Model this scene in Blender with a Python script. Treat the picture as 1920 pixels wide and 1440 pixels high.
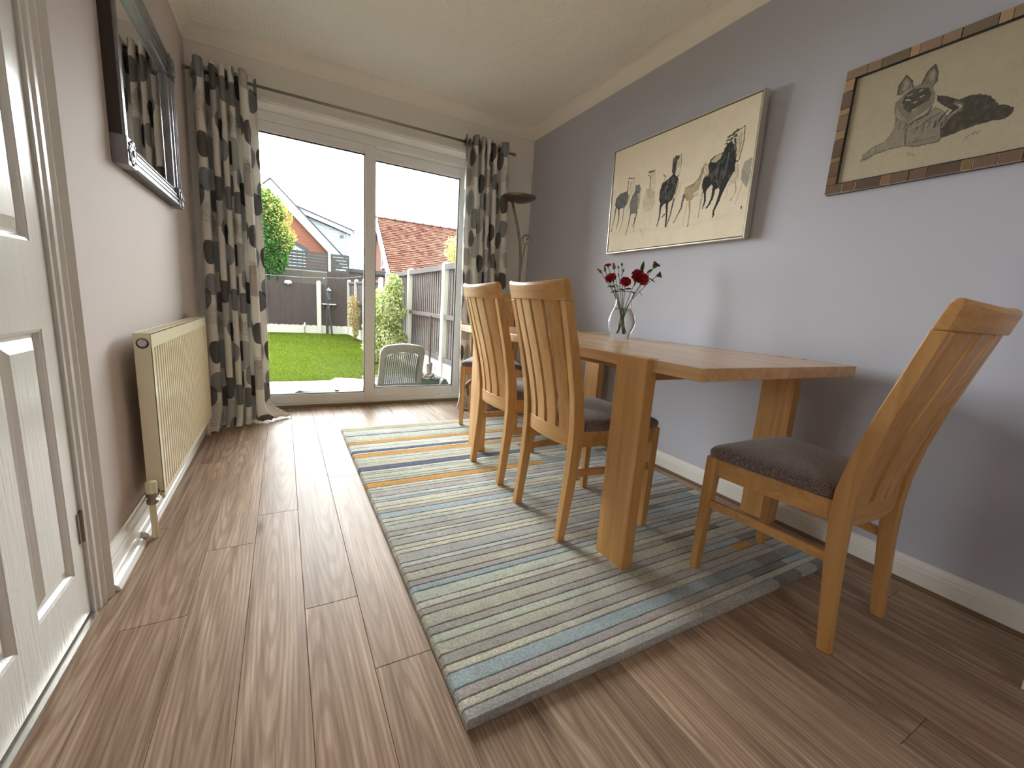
import bpy, bmesh, math, random
import numpy as np
from mathutils import Vector, Matrix, noise

C = bpy.context.scene.collection
scene = bpy.context.scene
for o in list(bpy.data.objects):
    bpy.data.objects.remove(o)
R = random.Random(7)

# ------------------------------------------------------------------ camera
cam_d = bpy.data.cameras.new('camera')
cam_d.sensor_fit = 'HORIZONTAL'; cam_d.sensor_width = 36.0
cam_d.lens = 781.93 * 36.0 / 1920.0
cam_d.clip_start = 0.02; cam_d.clip_end = 300
cam = bpy.data.objects.new('camera', cam_d); C.objects.link(cam)
rv = Vector((0.87856466, -0.47297416, 0.06647995))
uv_ = Vector((0.02803739, 0.19002038, 0.98137972))
fv = Vector((0.4767998, 0.86034162, -0.18020615))
cm = Matrix((rv, uv_, -fv)).transposed().to_4x4()
cm.translation = Vector((0.48973, -3.42609, 0.88096))
cam.matrix_world = cm
scene.camera = cam

# ------------------------------------------------------------------ world: bright overcast sky
SKY = 17.0
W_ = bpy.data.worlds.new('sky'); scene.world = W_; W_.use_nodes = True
nt = W_.node_tree; nt.nodes.clear()
def wn(t, **k):
    n = nt.nodes.new(t)
    for a, b in k.items(): setattr(n, a, b)
    return n
tc = wn('ShaderNodeTexCoord')
sep = wn('ShaderNodeSeparateXYZ'); nt.links.new(tc.outputs['Generated'], sep.inputs[0])
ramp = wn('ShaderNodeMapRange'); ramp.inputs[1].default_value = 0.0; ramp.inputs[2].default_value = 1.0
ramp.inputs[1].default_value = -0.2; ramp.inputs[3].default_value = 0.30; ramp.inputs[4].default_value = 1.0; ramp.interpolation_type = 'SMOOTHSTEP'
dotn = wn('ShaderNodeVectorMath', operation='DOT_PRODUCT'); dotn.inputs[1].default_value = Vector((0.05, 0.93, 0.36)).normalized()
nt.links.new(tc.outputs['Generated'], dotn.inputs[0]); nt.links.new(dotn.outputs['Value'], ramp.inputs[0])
nz = wn('ShaderNodeTexNoise'); nz.inputs['Scale'].default_value = 3.2; nz.inputs['Detail'].default_value = 5
mpp = wn('ShaderNodeMapping'); mpp.inputs['Scale'].default_value = (1, 1, 2.6)
nt.links.new(tc.outputs['Generated'], mpp.inputs[0]); nt.links.new(mpp.outputs[0], nz.inputs['Vector'])
cr = wn('ShaderNodeValToRGB')
cr.color_ramp.elements[0].position = 0.36; cr.color_ramp.elements[0].color = (0.62, 0.68, 0.72, 1)
cr.color_ramp.elements[1].position = 0.56; cr.color_ramp.elements[1].color = (1.0, 1.0, 1.0, 1)
nt.links.new(nz.outputs['Fac'], cr.inputs[0])
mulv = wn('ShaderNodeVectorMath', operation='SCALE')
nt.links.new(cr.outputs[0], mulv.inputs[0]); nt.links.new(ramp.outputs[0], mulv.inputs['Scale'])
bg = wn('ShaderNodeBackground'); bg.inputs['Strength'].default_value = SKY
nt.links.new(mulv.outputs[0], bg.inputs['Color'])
wo = wn('ShaderNodeOutputWorld'); nt.links.new(bg.outputs[0], wo.inputs[0])

def portal(loc, rot, sx, sy):
    l = bpy.data.lights.new('sky_portal', 'AREA'); l.shape = 'RECTANGLE'; l.size = sx; l.size_y = sy
    l.cycles.is_portal = True
    o = bpy.data.objects.new('sky_portal', l); C.objects.link(o); o.location = loc; o.rotation_euler = rot
portal((1.11, 0.36, 1.05), (math.radians(-90), 0, 0), 1.75, 2.05)     # patio doors, facing into the room
portal((-0.24, -5.3, 1.6), (0, math.radians(-90), 0), 0.8, 0.8)      # unseen opening added in the left wall behind the camera for soft fill

scene.view_settings.view_transform = 'Standard'
scene.view_settings.look = 'None'
scene.view_settings.gamma = 1.0
scene.view_settings.use_curve_mapping = False
scene.view_settings.exposure = 1.02
scene.cycles.max_bounces = 14; scene.cycles.diffuse_bounces = 8; scene.cycles.glossy_bounces = 5
scene.cycles.transmission_bounces = 10; scene.cycles.transparent_max_bounces = 16
scene.cycles.sample_clamp_indirect = 20.0
scene.cycles.use_denoising = True

# ------------------------------------------------------------------ materials
def srgb(r, g, b):
    f = lambda c: (c / 255 / 12.92) if c / 255 <= 0.04045 else ((c / 255 + 0.055) / 1.055) ** 2.4
    return (f(r), f(g), f(b), 1)

class Mat:
    def __init__(s, name):
        s.m = bpy.data.materials.new(name); s.m.use_nodes = True
        s.t = s.m.node_tree; s.p = s.t.nodes['Principled BSDF']; s.out = s.t.nodes['Material Output']
    def n(s, t, **k):
        n = s.t.nodes.new(t)
        for a, b in k.items(): setattr(n, a, b)
        return n
    def l(s, a, b): s.t.links.new(a, b)
    def coord(s, kind='Object', scale=(1, 1, 1), rnd=False):
        tc = s.n('ShaderNodeTexCoord'); mp = s.n('ShaderNodeMapping')
        mp.inputs['Scale'].default_value = scale
        if rnd:
            oi = s.n('ShaderNodeObjectInfo'); cb = s.n('ShaderNodeVectorMath', operation='SCALE')
            cb.inputs[0].default_value = (37.0, 61.0, 17.0); s.l(oi.outputs['Random'], cb.inputs['Scale'])
            ad = s.n('ShaderNodeVectorMath', operation='ADD')
            s.l(tc.outputs[kind], ad.inputs[0]); s.l(cb.outputs[0], ad.inputs[1]); s.l(ad.outputs[0], mp.inputs[0])
        else:
            s.l(tc.outputs[kind], mp.inputs[0])
        return mp.outputs[0]
    def noise(s, vec, scale, detail=3, dist=0.0, rough=0.5):
        n = s.n('ShaderNodeTexNoise'); n.inputs['Scale'].default_value = scale; n.inputs['Detail'].default_value = detail
        n.inputs['Distortion'].default_value = dist; n.inputs['Roughness'].default_value = rough
        s.l(vec, n.inputs['Vector']); return n.outputs['Fac']
    def ramp(s, fac, stops):
        r = s.n('ShaderNodeValToRGB'); e = r.color_ramp.elements
        while len(e) < len(stops): e.new(0.5)
        for i, (p, c) in enumerate(stops): e[i].position = p; e[i].color = c
        s.l(fac, r.inputs[0]); return r.outputs[0]
    def mix(s, fac, a, b, mode='MIX'):
        m = s.n('ShaderNodeMix', data_type='RGBA', blend_type=mode)
        for v, i in ((fac, 0), (a, 6), (b, 7)):
            if isinstance(v, (int, float)): m.inputs[i].default_value = v
            elif isinstance(v, tuple): m.inputs[i].default_value = v
            else: s.l(v, m.inputs[i])
        return m.outputs[2]
    def bump(s, h, strength, dist=0.01):
        b = s.n('ShaderNodeBump'); b.inputs['Strength'].default_value = strength; b.inputs['Distance'].default_value = dist
        s.l(h, b.inputs['Height']); s.l(b.outputs[0], s.p.inputs['Normal'])
    def col(s, c):
        if isinstance(c, tuple): s.p.inputs['Base Color'].default_value = c
        else: s.l(c, s.p.inputs['Base Color'])
    def set(s, **k):
        for a, b in k.items(): s.p.inputs[a.replace('_', ' ')].default_value = b

def simple(name, c1, c2=None, rough=0.5, metal=0.0, scale=8, bump=0.0, bscale=60, kind='Object', spec=0.5, **k):
    m = Mat(name); v = m.coord(kind)
    c2 = c2 or tuple([x * 0.88 for x in c1[:3]] + [1])
    m.col(m.mix(m.noise(v, scale, 4), c1, c2)); m.set(Roughness=rough, Metallic=metal)
    m.p.inputs['Specular IOR Level'].default_value = spec
    if bump: m.bump(m.noise(v, bscale, 3), bump)
    for a, b in k.items(): m.p.inputs[a.replace('_', ' ')].default_value = b
    return m.m

def wood(name, axis, light, dark, rough=0.38, rnd=True, fine=1.0):
    m = Mat(name); sc = [34 * fine, 34 * fine, 34 * fine]; sc[axis] = 1.6 * fine
    v = m.coord('Object', tuple(sc), rnd)
    n1 = m.noise(v, 1.0, 5, 0.6, 0.6)
    sc2 = [7, 7, 7]; sc2[axis] = 0.7
    v2 = m.coord('Object', tuple(sc2), rnd); n2 = m.noise(v2, 1.0, 3, 1.2)
    base = m.ramp(n1, [(0.3, dark), (0.62, light)])
    tint = m.ramp(n2, [(0.3, (0.86, 0.84, 0.80, 1)), (0.7, (1.06, 1.05, 1.03, 1))])
    m.col(m.mix(1.0, base, tint, 'MULTIPLY')); m.set(Roughness=rough)
    m.bump(n1, 0.06, 0.002)
    return m.m

OAK_L, OAK_D = srgb(208, 161, 101), srgb(186, 138, 80)
wood_z = wood('oak_upright', 2, OAK_L, OAK_D); wood_x = wood('oak_lengthwise', 0, OAK_L, OAK_D)
wood_y = wood('oak_crosswise', 1, srgb(208, 168, 114), srgb(186, 144, 92), 0.26)
wood_top = wood('oak_tabletop', 1, srgb(212, 174, 130), srgb(194, 152, 106), 0.2)

def osrgb(r, g, b, k=0.155):
    c = srgb(r, g, b); return (c[0] * k, c[1] * k, c[2] * k, 1)
# laminate planks: grain along Y, per-plank tone, cathedral figure and knots
pm = Mat('laminate_plank')
vs = pm.coord('Object', (58, 2.4, 1), True); st = pm.noise(vs, 1.0, 6, 0.2, 0.62)
st2 = pm.noise(pm.coord('Object', (150, 4, 1), True), 1.0, 3, 0.2, 0.6)
tcp = pm.n('ShaderNodeTexCoord'); oip = pm.n('ShaderNodeObjectInfo'); sc_p = pm.n('ShaderNodeVectorMath', operation='SCALE'); sc_p.inputs[0].default_value = (0.09, 0.8, 0.0)
pm.l(oip.outputs['Random'], sc_p.inputs['Scale']); sb_p = pm.n('ShaderNodeVectorMath', operation='SUBTRACT'); sb_p.inputs[1].default_value = (0.03, 0.45, 0)
pm.l(sc_p.outputs[0], sb_p.inputs[0]); ad_p = pm.n('ShaderNodeVectorMath', operation='ADD'); pm.l(tcp.outputs['Object'], ad_p.inputs[0]); pm.l(sb_p.outputs[0], ad_p.inputs[1])
mp_p = pm.n('ShaderNodeMapping'); mp_p.inputs['Scale'].default_value = (14, 0.95, 1); pm.l(ad_p.outputs[0], mp_p.inputs[0])
wv = pm.n('ShaderNodeTexWave', wave_type='RINGS', rings_direction='Z'); wv.inputs['Scale'].default_value = 2.3
wv.inputs['Distortion'].default_value = 1.1; wv.inputs['Detail'].default_value = 2.0; wv.inputs['Detail Scale'].default_value = 0.8
pm.l(mp_p.outputs[0], wv.inputs['Vector'])
vk = pm.coord('Object', (10, 2.2, 1), True)
vor = pm.n('ShaderNodeTexVoronoi'); vor.inputs['Scale'].default_value = 0.62; pm.l(vk, vor.inputs['Vector'])
big = pm.noise(pm.coord('Object', (8, 0.9, 1), True), 1.0, 3, 1.2)
base = pm.ramp(st, [(0.30, srgb(130, 107, 89)), (0.5, srgb(178, 154, 132)), (0.70, srgb(204, 181, 159))])
b2 = pm.mix(pm.ramp(st2, [(0.35, (0.30, 0.30, 0.30, 1)), (0.6, (0, 0, 0, 1))]), base, srgb(120, 92, 72))
c1 = pm.mix(pm.ramp(wv.outputs['Fac'], [(0.45, (0, 0, 0, 1)), (0.9, (0.34, 0.34, 0.34, 1))]), b2, srgb(118, 84, 62))
c2 = pm.mix(pm.ramp(big, [(0.34, (0.45, 0.45, 0.45, 1)), (0.56, (0, 0, 0, 1))]), c1, srgb(128, 104, 86))
c3 = pm.mix(pm.ramp(vor.outputs['Distance'], [(0.02, (0.75, 0.75, 0.75, 1)), (0.11, (0, 0, 0, 1))]), c2, srgb(74, 54, 44))
oi = pm.n('ShaderNodeObjectInfo')
tone = pm.ramp(oi.outputs['Random'], [(0.0, (0.86, 0.85, 0.84, 1)), (0.5, (1, 1, 1, 1)), (1.0, (1.1, 1.08, 1.05, 1))])
pm.col(pm.mix(1.0, c3, tone, 'MULTIPLY')); pm.set(Roughness=0.40); pm.p.inputs['Specular IOR Level'].default_value = 0.10; pm.bump(st, 0.12, 0.002)
plank_mat = pm.m

def plaster(name, c, c2, bump=0.05, bs=180, rough=0.75):
    m = Mat(name); v = m.coord('Object'); m.col(m.mix(m.noise(v, 1.2, 4), c, c2)); m.set(Roughness=rough)
    m.bump(m.noise(v, bs, 3), bump, 0.004); return m.m
wall_pink = plaster('paint_blush', srgb(206, 195, 190), srgb(200, 189, 184))
wall_white = plaster('paint_white', srgb(236, 233, 225), srgb(231, 228, 220))
wall_lav = plaster('paint_lavender', srgb(187, 188, 198), srgb(182, 183, 193))
cm_ = Mat('textured_ceiling'); v = cm_.coord('Object'); cm_.col(srgb(247, 246, 240)); cm_.set(Roughness=0.8)
cm_.bump(cm_.noise(v, 75, 3, 0.4), 0.75, 0.012); ceil_mat = cm_.m
cove_mat = simple('coving_paint', srgb(243, 239, 229), srgb(240, 236, 226), 0.55)
gloss_white = simple('gloss_white_paint', srgb(232, 230, 224), srgb(228, 226, 219), 0.22, scale=3)
dm = Mat('grained_white_door'); v = dm.coord('Object', (40, 60, 3)); dm.col(srgb(231, 229, 224)); dm.set(Roughness=0.24)
dm.bump(dm.noise(v, 1.0, 5, 1.5), 0.35, 0.003); door_mat = dm.m
upvc = simple('white_upvc', srgb(236, 236, 234), srgb(233, 233, 230), 0.3)
gasket = simple('black_gasket', srgb(40, 42, 44), rough=0.7)
cill = simple('brass_threshold', srgb(150, 138, 104), srgb(120, 108, 80), 0.4, 0.4)
rad_mat = simple('cream_enamel', srgb(232, 222, 192), srgb(229, 219, 188), 0.28)
chrome = simple('brushed_nickel', srgb(170, 165, 156), srgb(150, 146, 138), 0.28, 1.0, scale=30)
darkmet = simple('aged_steel', srgb(156, 147, 134), srgb(128, 119, 107), 0.35, 1.0, scale=30)
blackm = simple('black_plastic', srgb(34, 33, 33), rough=0.5)
dark_gap = simple('underlay_dark', srgb(52, 42, 36), rough=0.9)

fm = Mat('brown_velour'); v = fm.coord('Object'); nn = fm.noise(v, 190, 4, 0, 0.8)
fm.col(fm.ramp(nn, [(0.36, srgb(64, 50, 48)), (0.64, srgb(148, 128, 124))])); fm.set(Roughness=0.95)
fm.p.inputs['Sheen Weight'].default_value = 0.6; fm.p.inputs['Sheen Roughness'].default_value = 0.4
fm.bump(nn, 0.5, 0.003); fabric = fm.m

gm = Mat('window_glass'); gm.t.nodes.remove(gm.p)
tr = gm.n('ShaderNodeBsdfTransparent'); tr.inputs[0].default_value = (0.97, 0.985, 0.98, 1)
gl = gm.n('ShaderNodeBsdfGlossy'); gl.inputs['Roughness'].default_value = 0.0
fr = gm.n('ShaderNodeFresnel'); fr.inputs[0].default_value = 1.45; gl.inputs['Color'].default_value = (0.6, 0.6, 0.6, 1)
mx = gm.n('ShaderNodeMixShader'); gm.l(fr.outputs[0], mx.inputs[0]); gm.l(tr.outputs[0], mx.inputs[1]); gm.l(gl.outputs[0], mx.inputs[2])
gm.l(mx.outputs[0], gm.out.inputs[0]); glass_mat = gm.m

vg = Mat('vase_glass'); vg.col((1, 1, 1, 1)); vg.set(Roughness=0.0, IOR=1.3); vg.p.inputs['Transmission Weight'].default_value = 1.0
vase_glass = vg.m
wg = Mat('vase_water'); wg.col((0.97, 0.99, 0.98, 1)); wg.set(Roughness=0.0, IOR=1.33); wg.p.inputs['Transmission Weight'].default_value = 1.0
water_mat = wg.m

# ------------------------------------------------------------------ mesh helpers
class MB:
    def __init__(s): s.v = []; s.f = []; s.col = None; s.uv = None
    def add(s, vs, fs):
        b = len(s.v); s.v += [tuple(p) for p in vs]; s.f += [tuple(i + b for i in f) for f in fs]; return b
    def box(s, x0, x1, y0, y1, z0, z1, M=None):
        if x0 > x1: x0, x1 = x1, x0
        if y0 > y1: y0, y1 = y1, y0
        if z0 > z1: z0, z1 = z1, z0
        vs = [(x, y, z) for z in (z0, z1) for x, y in ((x0, y0), (x1, y0), (x1, y1), (x0, y1))]
        if M: vs = [M @ Vector(p) for p in vs]
        s.add(vs, [(3, 2, 1, 0), (4, 5, 6, 7), (0, 1, 5, 4), (1, 2, 6, 5), (2, 3, 7, 6), (3, 0, 4, 7)])
    def prism(s, poly, axis, a, b):
        """poly: 2D outline; axis: extrusion axis; remaining axes in xyz order"""
        n = len(poly); vs = []
        for t in (a, b):
            for p, q in poly:
                vs.append({0: (t, p, q), 1: (p, t, q), 2: (p, q, t)}[axis])
        fs = [tuple(range(n))[::-1], tuple(range(n, 2 * n))] + [(i, (i + 1) % n, n + (i + 1) % n, n + i) for i in range(n)]
        s.add(vs, fs)
    def loft(s, rings, close=True, cap=True):
        n = len(rings[0]); vs = [p for r in rings for p in r]; fs = []
        for k in range(len(rings) - 1):
            for i in range(n if close else n - 1):
                j = (i + 1) % n; fs.append((k * n + i, k * n + j, (k + 1) * n + j, (k + 1) * n + i))
        if cap and close: fs.append(tuple(range(n))[::-1]); fs.append(tuple(range((len(rings) - 1) * n, len(rings) * n)))
        s.add(vs, fs)
    def tube(s, pts, r, n=10, cap=True):
        pts = [Vector(p) for p in pts]; rr = r if isinstance(r, (list, tuple)) else [r] * len(pts); rings = []
        prev = None
        for i, p in enumerate(pts):
            d = (pts[min(i + 1, len(pts) - 1)] - pts[max(i - 1, 0)]).normalized()
            a = Vector((0, 0, 1)) if abs(d.z) < 0.9 else Vector((1, 0, 0))
            if prev is not None: a = prev
            u = d.cross(a).normalized(); w = u.cross(d).normalized(); prev = w
            rings.append([p + (u * math.cos(t) + w * math.sin(t)) * rr[i] for t in [2 * math.pi * k / n for k in range(n)]])
        s.loft(rings, True, cap)
    def lathe(s, prof, n=24, c=(0, 0, 0), cap=True, axis=2):
        rings = []
        for r, z in prof:
            ring = []
            for k in range(n):
                t = 2 * math.pi * k / n; p = [r * math.cos(t), r * math.sin(t), z]
                if axis == 0: p = [z, p[0], p[1]]
                elif axis == 1: p = [p[0], z, -p[1]]
                ring.append((p[0] + c[0], p[1] + c[1], p[2] + c[2]))
            rings.append(ring)
        s.loft(rings, True, cap)
    def build(s, name, mat, parent=None, smooth=False, bevel=0.0, loc=None, seg=2, fix=False):
        me = bpy.data.meshes.new(name); me.from_pydata(s.v, [], s.f)
        if fix or True:
            bm = bmesh.new(); bm.from_mesh(me); bmesh.ops.recalc_face_normals(bm, faces=bm.faces); bm.to_mesh(me); bm.free()
        me.materials.append(mat)
        if smooth:
            me.polygons.foreach_set('use_smooth', [True] * len(me.polygons))
        o = bpy.data.objects.new(name, me); C.objects.link(o)
        if parent is not None: o.parent = parent
        if loc is not None: o.location = loc
        if bevel:
            md = o.modifiers.new('bevel', 'BEVEL'); md.width = bevel; md.segments = seg; md.limit_method = 'ANGLE'; md.angle_limit = math.radians(40)
        return o
def raw(name, vs, fs, mat, parent=None, smooth=False, cols=None, uvs=None, kind=None):
    me = bpy.data.meshes.new(name); me.from_pydata(vs, [], fs); me.materials.append(mat)
    if smooth: me.polygons.foreach_set('use_smooth', [True] * len(me.polygons))
    if cols is not None:
        a = me.color_attributes.new('col', 'FLOAT_COLOR', 'POINT'); a.data.foreach_set('color', np.asarray(cols, dtype=np.float32).ravel())
    if uvs is not None:
        ul = me.uv_layers.new(name='uv'); li = np.empty(len(me.loops), dtype=np.int32); me.loops.foreach_get('vertex_index', li)
        ul.data.foreach_set('uv', np.asarray(uvs, dtype=np.float32)[li].ravel())
    o = bpy.data.objects.new(name, me); C.objects.link(o)
    if parent is not None: o.parent = parent
    if kind: o['kind'] = kind
    return o
def thing(name, label, cat, loc=(0, 0, 0), rotz=0.0, group=None):
    o = bpy.data.objects.new(name, None); C.objects.link(o); o.empty_display_size = 0.1
    o.location = loc; o.rotation_euler = (0, 0, rotz); o['label'] = label; o['category'] = cat
    if group: o['group'] = group
    return o
def tag(o, label, cat, group=None, kind=None):
    o['label'] = label; o['category'] = cat
    if group: o['group'] = group
    if kind: o['kind'] = kind
    return o
def struct(o, label=None, cat=None):
    o['kind'] = 'structure'
    if label: o['label'] = label
    if cat: o['category'] = cat
    return o
def dup(root, loc, rotz, label, group=None):
    r = root.copy(); C.objects.link(r); r.location = loc; r.rotation_euler = (0, 0, rotz); r['label'] = label
    if group: r['group'] = group
    for ch in list(root.children):
        c = ch.copy(); C.objects.link(c); c.parent = r
        for g in ch.children:
            d = g.copy(); C.objects.link(d); d.parent = c
    return r
def shape(o, n=2, s=1.0):
    pass

# ------------------------------------------------------------------ room shell
XL, XR = 0.012, 2.453
YB = -6.6; ZC = 2.40
b = MB(); b.box(-0.3, XR + 0.25, YB - 0.2, 0.30, -0.2, -0.010); floor = b.build('floor', dark_gap)
struct(floor, 'floor of brown wood laminate planks running towards the patio doors', 'floor')
# planks: rows 0.1415 wide starting at x=-0.045
ROW = 0.1412; LEN = 1.205
starts = {0: -0.40, 1: -2.152, 2: -1.826, 3: -1.618, 4: -2.25, 5: -2.531}
def plank_mesh(w, l):
    b = MB(); c = 0.0009; g = 0.0004; h = w / 2 - g; L = l / 2 - g
    b.loft([[(-h, -L, -0.01), (h, -L, -0.01), (h, L, -0.01), (-h, L, -0.01)], [(-h, -L, -c), (h, -L, -c), (h, L, -c), (-h, L, -c)],
            [(-h + c, -L + c, 0), (h - c, -L + c, 0), (h - c, L - c, 0), (-h + c, L - c, 0)]])
    return b
first = plank_mesh(ROW, LEN).build('plank', plank_mat, floor); pme = first.data; bpy.data.objects.remove(first)
for r in range(18):
    x = -0.045 + ROW * r + ROW / 2
    if x > XR: break
    y0 = starts.get(r, -2.5 + R.random() * LEN)
    k = math.ceil((YB - y0) / LEN) - 1
    while y0 + k * LEN < 0.14:
        a = y0 + k * LEN; k += 1
        e = a + LEN
        if e < YB: continue
        if e > 0.16:
            if 0.15 - a < 0.05: continue
            ob = plank_mesh(ROW, 0.15 - a).build('plank', plank_mat, floor); ob.location = (x, (a + 0.15) / 2, 0)
        else:
            ob = bpy.data.objects.new('plank', pme); C.objects.link(ob); ob.parent = floor; ob.location = (x, a + LEN / 2, 0)

b = MB(); b.box(-0.25, XR + 0.25, YB - 0.2, 0.30, ZC, ZC + 0.15); struct(b.build('ceiling', ceil_mat), 'white ceiling with stippled plaster texture', 'ceiling')
b = MB(); b.box(-0.25, XL, -2.048, 0.30, -0.1, ZC); b.box(-0.25, XL, -4.9, -2.62, -0.1, ZC); b.box(-0.25, XL, YB - 0.2, -5.7, -0.1, ZC); b.box(-0.25, XL, -5.7, -4.9, -0.1, 1.2); b.box(-0.25, XL, -5.7, -4.9, 2.0, ZC); b.box(-0.25, XL, -2.62, -2.048, 1.992, ZC); b.box(-0.25, -0.1, -2.62, -2.048, -0.1, 1.992); struct(b.build('wall_left', wall_pink), 'pale blush painted wall carrying the mirror and radiator', 'wall')  # gap behind the camera is an added, unseen opening that lets in fill light
b = MB(); b.box(XR, XR + 0.25, YB - 0.2, 0.30, -0.1, ZC); struct(b.build('wall_right', wall_lav), 'lavender grey painted wall carrying the two pictures', 'wall')
# back wall with the opening for the sliding door
OX0, OX1, OZ = 0.235, 1.965, 2.078
b = MB(); b.box(XL, OX0, 0, 0.30, -0.1, ZC); b.box(OX1, XR, 0, 0.30, -0.1, ZC); b.box(OX0, OX1, 0, 0.30, OZ, ZC)
struct(b.build('wall_back', wall_white), 'off white wall around the sliding patio doors', 'wall')
# rear wall far behind the camera
b = MB(); b.box(XL, XR, YB - 0.2, YB, -0.1, ZC)
struct(b.build('wall_rear', wall_white))
# nib wall at the right edge near the camera
b = MB(); b.box(2.155, XR, YB, -3.285, 0, ZC); struct(b.build('wall_nib', wall_lav))
b = MB(); b.prism([(2.141, 0), (2.155, 0), (2.155, 0.11), (2.149, 0.11), (2.141, 0.085)], 1, YB, -3.2855)
b.box(2.1405, XR - 0.002, -3.285, -3.27, 0, 0.095); struct(b.build('baseboard_nib', gloss_white))

# skirting boards: profile in (offset, z)
SK = [(0, 0), (0.018, 0), (0.018, 0.066), (0.0145, 0.071), (0.0145, 0.078), (0.010, 0.088), (0.006, 0.093), (0.004, 0.10), (0, 0.10)]
b = MB(); b.prism([(XR - p * 0.9, q * 0.95) for p, q in SK], 1, -3.27, 0.0); struct(b.build('baseboard_right', gloss_white), 'white skirting board below the lavender wall', 'skirting board')
b = MB(); b.prism([(XL + p, q * 1.04) for p, q in SK], 1, -1.955, 0.0); struct(b.build('baseboard_left', gloss_white), 'white moulded skirting board below the radiator', 'skirting board')
q = [(XL + 0.018, 0), (XL + 0.042, 0)] + [(XL + 0.018 + 0.024 * math.cos(t), 0.024 * math.sin(t)) for t in [math.pi / 2 * k / 6 for k in range(1, 7)]]
b = MB(); b.prism(q, 1, -1.962, -1.70); b.prism(q, 1, -1.655, 0.0)
struct(b.build('trim_1', gloss_white, smooth=False), 'white quadrant bead along the left skirting, broken at the pipe', 'trim')
q = [(XR - 0.0162, 0), (XR - 0.032, 0), (XR - 0.032, 0.004), (XR - 0.0162, 0.012)]
qm = simple('dark_scotia', srgb(120, 92, 72), rough=0.4)
b = MB(); b.prism(q, 1, -3.27, 0.0); struct(b.build('trim_2', qm), 'thin wood edging strip along the right skirting', 'trim')

# coving: concave quarter from wall (z 2.311) to ceiling (0.068 out)
def cove(off, h, n=8):
    pts = [(0, ZC - h), (0.006, ZC - h)]
    for k in range(n + 1):
        t = math.pi / 2 * k / n
        pts.append((0.006 + (off - 0.012) * (1 - math.cos(t)), ZC - h + 0.004 + (h - 0.010) * math.sin(t)))
    pts += [(off, ZC - 0.005), (off, ZC), (0, ZC)]
    return pts
cv = cove(0.068, 0.089)
b = MB(); b.prism([(XR - p, z) for p, z in cv], 1, YB, 0.0); struct(b.build('trim_3', cove_mat), 'white coving above the lavender wall', 'coving')
b = MB(); b.prism([(XL + p - 0.006, z) for p, z in cv], 1, YB, 0.0); struct(b.build('trim_4', cove_mat), 'white coving above the blush wall', 'coving')
b = MB(); b.prism([(-p, z) for p, z in cv], 0, XL, XR); struct(b.build('trim_5', cove_mat), 'white coving above the patio doors', 'coving')
# batten board over the opening that carries the curtain pole
b = MB(); b.box(0.06, 2.16, -0.018, 0, 2.085, 2.152); b.box(0.06, 2.16, -0.022, -0.018, 2.112, 2.118)
struct(b.build('trim_6', gloss_white, bevel=0.003), 'white batten board across the head of the patio doors', 'trim')

# ------------------------------------------------------------------ sliding patio door
door = thing('door_2', 'white sliding patio doors with two tall glass panes', 'patio door', (0, 0, 0)); door['kind'] = 'structure'
FY = 0.14
b = MB(); b.box(OX0, OX1, FY, FY + 0.11, 2.018, OZ); b.box(OX0, OX0 + 0.05, FY, FY + 0.11, 0.0, 2.018); b.box(OX1 - 0.05, OX1, FY, FY + 0.11, 0, 2.018)
b.box(OX0, OX1, FY, FY + 0.11, 0.0, 0.035); b.box(OX0, OX1, FY + 0.015, FY + 0.04, 0.035, 0.05)
b.build('outer_frame', upvc, door, bevel=0.004)
b = MB(); b.box(OX0, OX1, FY - 0.012, FY, 0.0, 0.022); b.build('threshold_strip', cill, door, bevel=0.004)
def sash(x0, x1, y, gx0, gx1, gz0, gz1, z0, z1):
    b = MB(); d = 0.045
    b.box(x0, gx0, y, y + d, z0, z1); b.box(gx1, x1, y, y + d, z0, z1); b.box(gx0, gx1, y, y + d, z0, gz0); b.box(gx0, gx1, y, y + d, gz1, z1)
    o = b.build('sash', upvc, door, bevel=0.004)
    b = MB(); t = 0.006
    for (a0, a1, c0, c1) in ((gx0, gx0 + t, gz0, gz1), (gx1 - t, gx1, gz0, gz1), (gx0, gx1, gz0, gz0 + t), (gx0, gx1, gz1 - t, gz1)): b.box(a0, a1, y + 0.012, y + 0.03, c0, c1)
    b.build('gasket', gasket, o)
    b = MB(); b.box(gx0, gx1, y + 0.018, y + 0.022, gz0, gz1); b.build('pane', glass_mat, o)
    return o
sash(0.283, 1.146, FY + 0.002, 0.36, 1.067, 0.104, 1.948, 0.036, 2.016)
sash(1.10, 1.925, FY + 0.052, 1.155, 1.857, 0.128, 1.935, 0.036, 2.016)
b = MB(); b.box(1.72, 1.93, FY + 0.012, FY + 0.05, 0.036, 0.062); b.build('slide_stop', upvc, door, bevel=0.003)

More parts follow.
